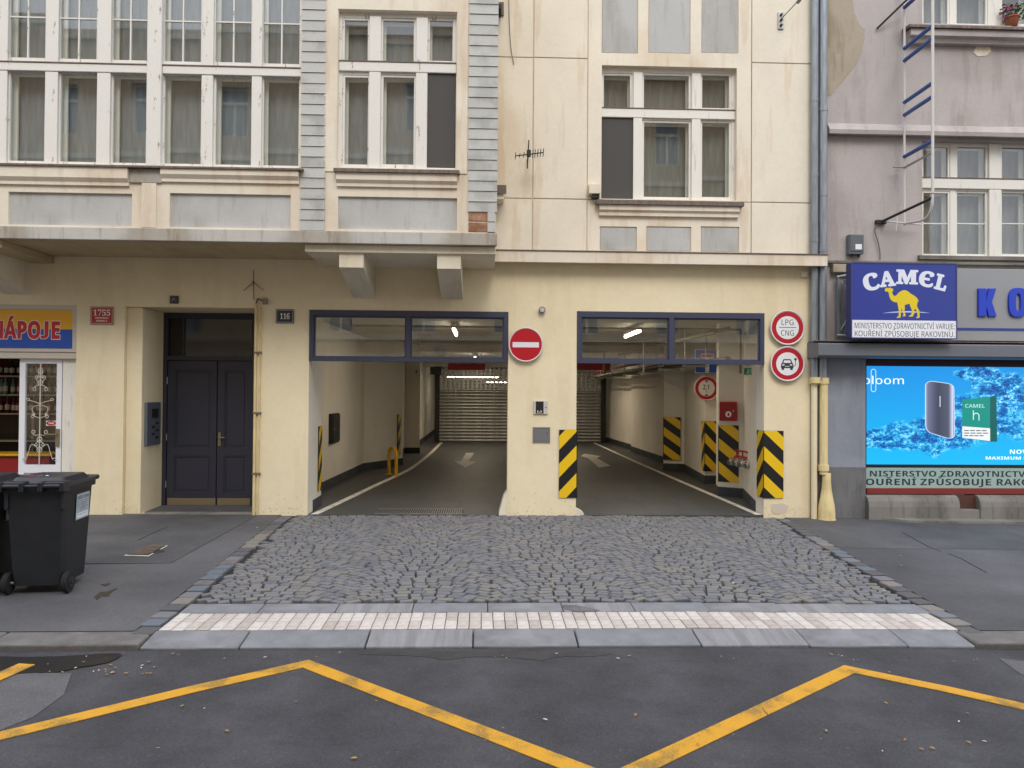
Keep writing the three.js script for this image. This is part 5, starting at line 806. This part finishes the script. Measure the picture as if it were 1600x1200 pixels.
    for (const [ch, x0, x1, y0, y1, rot] of [['C', 250, 388, 204, 338, -.24], ['A', 394, 520, 182, 304, -.13], ['M', 534, 716, 168, 282, .02], ['\u0404', 720, 850, 178, 302, .14], ['L', 862, 962, 204, 330, .24]]) {
      const a = C(x0, y0), b = C(x1, y1), W = b[0] - a[0], Hh = b[1] - a[1]; g.save(); g.translate((a[0] + b[0]) / 2, (a[1] + b[1]) / 2); g.rotate(rot); g.font = 'bold 100px serif'; g.textAlign = 'center'; g.textBaseline = 'alphabetic'; const m = g.measureText(ch); g.scale(W / m.width, Hh / 73); g.lineJoin = 'round'; g.lineWidth = 7; g.strokeStyle = '#dfe4f0'; g.fillText(ch, 0, 36); g.strokeText(ch, 0, 36); g.restore();
    }
    // dromedary in profile
    g.fillStyle = '#e2c81e';
    poly([[437, 342], [440, 326], [452, 319], [478, 320], [486, 316], [490, 322], [506, 326], [508, 346], [498, 354], [506, 378], [520, 388], [536, 380], [552, 360], [572, 346], [592, 338], [612, 338], [632, 346], [652, 364], [676, 378], [698, 392], [712, 408], [722, 430], [718, 438], [710, 426], [712, 448], [706, 466], [714, 486], [726, 508], [730, 560], [728, 570], [700, 572], [704, 562], [712, 556], [712, 520], [690, 492], [684, 500], [688, 526], [672, 558], [666, 560], [636, 560], [644, 550], [656, 544], [668, 516], [652, 474], [644, 450], [620, 458], [604, 462], [606, 488], [602, 516], [612, 546], [612, 556], [586, 558], [588, 548], [596, 544], [584, 508], [578, 490], [574, 520], [570, 560], [566, 570], [536, 572], [542, 562], [552, 556], [556, 516], [548, 470], [540, 440], [520, 440], [496, 428], [482, 410], [474, 384], [470, 360], [458, 350], [444, 352]]);
    g.fillStyle = '#d4def4'; g.globalAlpha = .9; { const a = C(412, 534), b = C(620, 508), c2 = C(822, 528); g.beginPath(); g.moveTo(...a); g.quadraticCurveTo(b[0], b[1] - 14, c2[0], c2[1]); g.quadraticCurveTo(b[0], b[1] + 12, a[0], a[1]); g.fill(); } g.globalAlpha = 1; g.fillStyle = '#e2c81e'; poly([[556, 500], [576, 500], [572, 545], [554, 545]]); poly([[588, 505], [602, 505], [608, 540], [594, 540]]); poly([[706, 495], [726, 505], [729, 545], [712, 545]]); poly([[668, 500], [686, 505], [686, 530], [664, 530]]);
  });
  mesh('face_print', face(cb[0] + .006, cb[1] - .006, cb[2] + .006, cb[3] - .006, .5514), print(art, .35), bxs);
  mesh('edge_frame', plate([cb[0] - .003, cb[1] + .003, cb[2] - .003, cb[3] + .003], [[cb[0] + .012, cb[1] - .012, cb[2] + .012, cb[3] - .012]], .545, .558), plain(58, 64, 120, .5), bxs);
  mesh('bracket', [bx(cb[0] + .1, cb[0] + .16, cb[2] + .2, cb[2] + .26, .1, .38), bx(cb[1] - .16, cb[1] - .1, cb[2] + .2, cb[2] + .26, .1, .38), bx(cb[0] + .1, cb[0] + .16, cb[3] - .26, cb[3] - .2, .1, .38)], M.galv, bxs);
  settle(bxs);
  const f1 = rc(1309, 430, 1331, 527, .12), fr = thing('sign_frame', 'open grey steel frame with diagonal braces left of the blue box sign', 'sign frame'), W = M.zinc, fx = f1[0], fX = f1[1] + .25;
  mesh('post', [bx(fx, fx + .05, f1[2], f1[3], .06, .12, .006)], W, fr); mesh('rail', [bar([fx, f1[3] - .03, .1], [fX, f1[3] + .06, .3], .025), bar([fx, f1[2] + .03, .1], [fX, f1[2] - .0, .3], .025)], W, fr); mesh('brace', [bar([fx + .03, f1[3] - .06, .1], [fx + .25, (f1[2] + f1[3]) / 2, .16], .016), bar([fx + .25, (f1[2] + f1[3]) / 2, .16], [fx + .04, f1[2] + .08, .1], .016)], W, fr); settle(fr);
  // meter box, cable, neon frame
  const mbx = rc(1327, 366, 1350, 397, .1), mb = thing('meter_box', 'small grey electrical box on the mauve wall above the sign', 'electrical box'); mesh('case', bx(mbx[0], mbx[1], mbx[2], mbx[3], z, .1, .012), plain(100, 106, 110, .5), mb); mesh('cover', bx(mbx[0] + .012, mbx[1] - .012, mbx[2] + .04, mbx[3] - .01, .1, .112, .006), plain(92, 98, 104, .5), mb); mesh('label', bx(mbx[0] + .09, mbx[1] - .04, mbx[2] + .07, mbx[2] + .15, .112, .114), M.whitePaint, mb); mesh('gland', [bar([mbx[0] + .06, mbx[2], .05], [mbx[0] + .06, mbx[2] - .04, .05], .02), bar([mbx[1] - .06, mbx[2], .05], [mbx[1] - .06, mbx[2] - .04, .05], .02)], M.dark, mb); settle(mb);
  one('hanging_cable', tube([[1378, 347], [1370, 352], [1367, 360], [1372, 378], [1375, 396], [1375, 406]].map(([u, v]) => [...at(u, v, .03), .03]), .009, 6), M.cable, 'thin grey cable curving down the mauve wall from the neon frame', 'cable');
  const nf = thing('neon_frame', 'tall white projecting neon sign frame with slanted blue tubes on the mauve house', 'sign frame'), zr = .12, zo = .86, xr = at(1413, 200, zr)[0], pw = plain(204, 200, 196, .5), bl = plain(44, 78, 140, .35);
  const yr = (v) => at(1413, v, zr)[1];
  mesh('rear_post', bar([xr, yr(352), zr], [xr, TOP, zr], .018), pw, nf);
  const fo = (v) => { const a = at(1456, v, zo); return a[1]; };
  mesh('front_post', [bar([xr, fo(302), zo], [xr, TOP, zo], .021, 12), tube([[xr, fo(303), zo], [xr, fo(322), zo - .02], [xr, fo(336), zo - .14], [xr, yr(350), zr + .02]], .019, 10, false, 30)], pw, nf);
  for (const v of [12, 76, 95, 160, 180, 245]) mesh('neon_tube', [bar([xr, yr(v), zr], [xr, yr(v) + .0, zo], .03, 10), bar([xr + .03, yr(v) + .026, zr + .02], [xr + .03, yr(v) + .026, zo - .05], .017, 8)], bl, nf);
  mesh('cross_bar', [bar([xr, yr(262), zr], [xr, yr(262), zo], .018), bar([xr - .18, yr(261), zr], [xr + .03, yr(262), zr], .012)], M.galv, nf);
  const sA = [...at(1376, 347, .02), .02], sB = [...at(1370, 45, .02), .02]; mesh('strut', bar(sB, [xr, yr(3), zr + .1], .016), M.dark, nf); mesh('strut', [bar(sA, [xr, fo(309), zo], .02), bx(sA[0] - .08, sA[0] + .08, sA[1] - .03, sA[1] + .03, -.01, .05, .006)], M.dark, nf);
  mesh('aerial', [bar([...at(1385, 346, .12), .12], [...at(1440, 351, .12), .12], .012), bar([...at(1402, 336, .12), .12], [...at(1400, 361, .12), .12], .012)], pw, nf);
  settle(nf);
  // flowering pot plant on the upper sill
  const pt = thing('pot_plant', 'potted plant with pink flowers in the top right window', 'plant'), pq = at(1580, 34, -.08); mesh('pot', lathe([[0, 0], [.07, 0], [.1, .14], [.11, .14], [.11, .16], [.09, .16], [.06, .02], [0, .02]], 16).translate(pq[0], op0[2] - .0, -.06), plain(140, 80, 56, .8), pt);
  const lv = [], fl = []; for (let i = 0; i < 160; i++) { const g = new THREE.CircleGeometry(.028, 5); g.scale(1, .6, 1); g.rotateX(rr(-1.5, 1.5)); g.rotateY(rr(-3, 3)); const a = rr(0, 6.28), r = Math.sqrt(rnd()) * .2, y = rr(.12, .36); g.translate(pq[0] + Math.cos(a) * r, op0[2] + y, -.05 + Math.sin(a) * r * .3); (Math.cos(a) * r < .02 && rnd() < .7 ? fl : lv).push(uvm(g)); }
  mesh('leaves', lv, plain(70, 100, 44, .7, { side: THREE.DoubleSide }), pt); mesh('flowers', fl, plain(176, 80, 140, .7, { side: THREE.DoubleSide }), pt); mesh('stem', [bar([pq[0], op0[2] + .1, -.06], [pq[0] - .06, op0[2] + .3, -.05], .008), bar([pq[0], op0[2] + .1, -.06], [pq[0] + .08, op0[2] + .3, -.05], .008)], plain(80, 90, 50, .8), pt); settle(pt);
}
// ------------------------------------------------------------------ wheelie bins
{
  const proto = new THREE.Group(), w = .62, d = .72, H = 1.17;
  const taper = (ws, ds, y0, wt, dt, y1, r = .04) => { // tapered rounded body
    const ringp = (W, D) => { const p = [], k = 5; for (const [sx, sz, a0] of [[1, 1, 0], [-1, 1, 1], [-1, -1, 2], [1, -1, 3]]) for (let i = 0; i <= k; i++) { const a = (a0 + i / k) * Math.PI / 2; p.push([sx * (W / 2 - r) + r * Math.cos(a), sz * (D / 2 - r) + r * Math.sin(a)]); } return p; };
    const A = ringp(ws, ds), B = ringp(wt, dt), pos = [], n = A.length; for (let i = 0; i < n; i++) { const j = (i + 1) % n, a = [A[i][0], y0, A[i][1]], b = [A[j][0], y0, A[j][1]], c = [B[j][0], y1, B[j][1]], e = [B[i][0], y1, B[i][1]]; pos.push(...a, ...c, ...b, ...a, ...e, ...c); pos.push(0, y0, 0, ...a, ...b); pos.push(0, y1, 0, ...c, ...e); }
    const g = new THREE.BufferGeometry(); g.setAttribute('position', new THREE.Float32BufferAttribute(pos, 3)); g.computeVertexNormals(); return uvm(g);
  };
  mesh('body', [taper(.49, .52, .075, .57, .66, 1.0), taper(.62, .7, .985, .625, .705, 1.04, .03)], M.bin, proto);
  mesh('rib', [-1, 1].map((s) => bx(s * .27 - .02, s * .27 + .02, .82, 1.0, .3, .345, .012)), M.bin, proto);
  // lid: shallow dome with a raised ridge, hinge lugs and handle on the wheel side
  mesh('lid', [taper(.64, .70, 1.042, .63, .69, 1.075, .04), taper(.56, .6, 1.075, .48, .5, 1.125, .06), bx(-.33, .33, 1.035, 1.085, -.4, -.33, .02), bx(-.14, .14, 1.04, 1.075, -.46, -.38, .015)], M.binLid, proto);
  mesh('handle', [bar([-.3, 1.055, .4], [-.08, 1.055, .4], .021, 10), bar([.08, 1.055, .4], [.3, 1.055, .4], .021, 10), bar([-.06, 1.055, .4], [.06, 1.055, .4], .017, 10)], M.binLid, proto);
  mesh('hinge', [-.3, -.09, .09, .3].map((x) => bx(x - .025, x + .025, 1.0, 1.1, .3, .43, .014)), M.binLid, proto);
  mesh('lid_strap', [-.2, .2].map((x) => bx(x - .11, x + .11, 1.06, 1.095, .2, .385, .018)), M.binLid, proto);
  mesh('axle', bar([-.3, .1, .24], [.3, .1, .24], .014), M.galv, proto);
  for (const s of [-1, 1]) { const wh = mesh('wheel', [cyl(s * .29, .1, .24, .1, .055, 'x', 28), uvm(new THREE.TorusGeometry(.085, .022, 8, 28).rotateY(Math.PI / 2).translate(s * .29, .1, .24))], M.tyre, proto); mesh('hub', [cyl(s * (.29 + .03), .1, .24, .055, .012, 'x', 20), cyl(s * (.29 + .038), .1, .24, .02, .012, 'x', 12)], M.binLid, wh); }
  const sticker = print(canvasTex(256, 300, (g) => { g.fillStyle = '#a6b0b8'; g.fillRect(0, 0, 256, 300); g.fillStyle = '#23272e'; fitText(g, 'SMĚSNÝ ODPAD', 14, 66, 228, 40); g.fillRect(8, 86, 240, 4); g.fillStyle = '#7fa6a4'; g.fillRect(18, 104, 44, 60); g.fillStyle = '#5a646e'; for (let i = 0; i < 6; i++) g.fillRect(78, 108 + i * 16, 150 - (i % 3) * 26, 6); g.fillStyle = '#e2e6ea'; g.fillRect(14, 224, 228, 60); g.fillStyle = '#8a929a'; for (let i = 0; i < 4; i++) g.fillRect(30 + i * 50, 240, 36, 10); }), .5);
  const stick = mesh('sticker', new THREE.PlaneGeometry(.3, .26).rotateZ(0).rotateY(Math.PI / 2).toNonIndexed(), sticker, proto); stick.position.set(.287, .8, -.08); stick.rotation.z = -.043;
  const put = (u, v, turn, label) => { const o = proto.clone(); o.name = numbered('wheelie_bin'); o.userData = { label, category: 'wheelie bin', group: 'dark wheelie bins on the left pavement' }; const q = floorAt(u, v, -.088); o.position.set(q[0], gy(...q) + .003, q[1]); o.rotation.y = turn; o.scale.set(.9, .965, 1.02); scene.add(o); return o; };
  const b1 = put(78, 918, .1, 'nearer dark grey wheelie bin with a white sticker on its right side');
  const b2 = put(-32, 920, .12, 'dark grey wheelie bin cut off by the left edge of the photograph');
  // litter on the lid
  const q = b1.position, lt = thing('crumpled_wrapper', 'small red and white crumpled wrapper lying on the bin lid', 'litter');
  const cr = (x, z, s, m) => { const g = new THREE.IcosahedronGeometry(s, 1), p = g.attributes.position; for (let i = 0; i < p.count; i++) { const k = 1 + .35 * Math.sin(p.getX(i) * 190 + p.getY(i) * 130 + x * 50); p.setXYZ(i, p.getX(i) * k * 1.5, p.getY(i) * .35 * k, p.getZ(i) * k); } g.translate(x, 0, z); g.computeVertexNormals(); return mesh('wrapper', uvm(g), m, lt); };
  cr(-.12, .12, .05, M.redDeep); cr(-.03, .1, .045, M.whitePaint); lt.position.set(q.x, q.y + 1.1 * .965 + .01, q.z);
}
// ------------------------------------------------------------------ leaves and paper on the ground
{
  const leaf = (s) => { const sh = new THREE.Shape(); sh.moveTo(0, -s); sh.quadraticCurveTo(s * .8, -s * .3, s * .3, s * .5); sh.lineTo(0, s); sh.quadraticCurveTo(-s * .8, s * .2, 0, -s); const g = new THREE.ShapeGeometry(sh, 4); const p = g.attributes.position; for (let i = 0; i < p.count; i++) p.setZ(i, Math.abs(p.getX(i)) * .35); g.rotateX(-Math.PI / 2); return g; };
  const spots = []; const add = (u0, u1, v0, v1, n) => { for (let i = 0; i < n; i++) spots.push([rr(u0, u1), rr(v0, v1)]); };
  add(120, 260, 1028, 1056, 16); add(60, 180, 1040, 1058, 9); add(250, 1560, 1022, 1032, 26); add(100, 1580, 1035, 1190, 30);
  const gs = [[], [], []], cols = [plain(150, 104, 60, .8, { side: 2 }), plain(196, 190, 180, .8, { side: 2 }), plain(170, 130, 50, .8, { side: 2 })];
  for (const [u, v] of spots) { const q = floorAt(u, v, -.17), g = leaf(rr(.008, .02)); g.rotateY(rr(0, 6.28)); g.rotateX(rr(-.15, .15)); g.translate(q[0], ry(q[0]) + .012, q[1]); gs[rnd() * 3 | 0].push(uvm(g)); }
  for (let i = 0; i < 26; i++) { const q = floorAt(rr(340, 1420), rr(830, 940), -.06), g = leaf(rr(.01, .024)); g.rotateY(rr(0, 6.28)); g.translate(q[0], gy(...q) + .012, q[1]); gs[rnd() * 3 | 0].push(uvm(g)); }
  const t = new THREE.Group(); t.name = numbered('fallen_leaves'); t.userData = { kind: 'stuff', label: 'small brown leaves and paper scraps scattered on road and driveway', category: 'litter' }; scene.add(t);
  gs.forEach((g, i) => mesh(['brown_leaves', 'paper_scraps', 'yellow_leaves'][i], g, cols[i], t));
}
// ------------------------------------------------------------------ street side behind the camera, mirrored in the panes
{
  const ob = thing('opposite_house', 'ochre house across the street, mirrored in the window panes', 'building'), z = 18.7, holes = [];
  for (let i = -6; i < 7; i++) for (let f = 0; f < 4; f++) { const x = -5.6 + i * 3.25; holes.push([x - .52, x + .52, (f ? 4.2 : 1.2) + Math.max(0, f - 1) * 3.5, (f ? 6 : 2.9) + Math.max(0, f - 1) * 3.5]); }
  mesh('wall', [plate([-27, 18, -.4, 15], holes, z, z + .3)], M.opposite, ob); mesh('backing', bx(-27, 18, -.4, 15, z + .6, z + 1), M.curtain2, ob);
  mesh('string_course', [4.0, 3.3, 6.9, 10.4, 14.7].map((y) => bx(-27, 18, y - .09, y + .09, z - .12, z - .001)), M.corbel, ob);
  const oppGlass = new THREE.MeshPhysicalMaterial({ color: rgb(84, 108, 132), roughness: .08, ior: 1.5 });
  const fg = plate([-.52, .52, -.9, .9], [[-.45, -.04, -.83, .3], [.04, .45, -.83, .3], [-.45, .45, .4, .83]], 0, .06), gg = bx(-.5, .5, -.88, .88, .07, .08);
  for (const h of holes) { const w = grp('window', ob); w.position.set((h[0] + h[1]) / 2, (h[2] + h[3]) / 2, z + .15); w.scale.y = (h[3] - h[2]) / 1.8; const a = new THREE.Mesh(fg, M.newPaint), b = new THREE.Mesh(gg, oppGlass); a.name = numbered('frame'); b.name = numbered('pane'); w.add(a, b); }
  settle(ob);
  const sp = at(688, 547, -15.2), s = thing('traffic_sign', 'grey back of a round road sign across the street, mirrored in the left transom', 'traffic sign'); mesh('plate', cyl(sp[0], sp[1], 15.2, .24, .02), M.galv, s); mesh('post', cyl(sp[0], sp[1] / 2 + .2, 15.23, .03, sp[1] + .4, 'y', 12), M.galv, s); settle(s);
}
renderer.render(scene, camera);
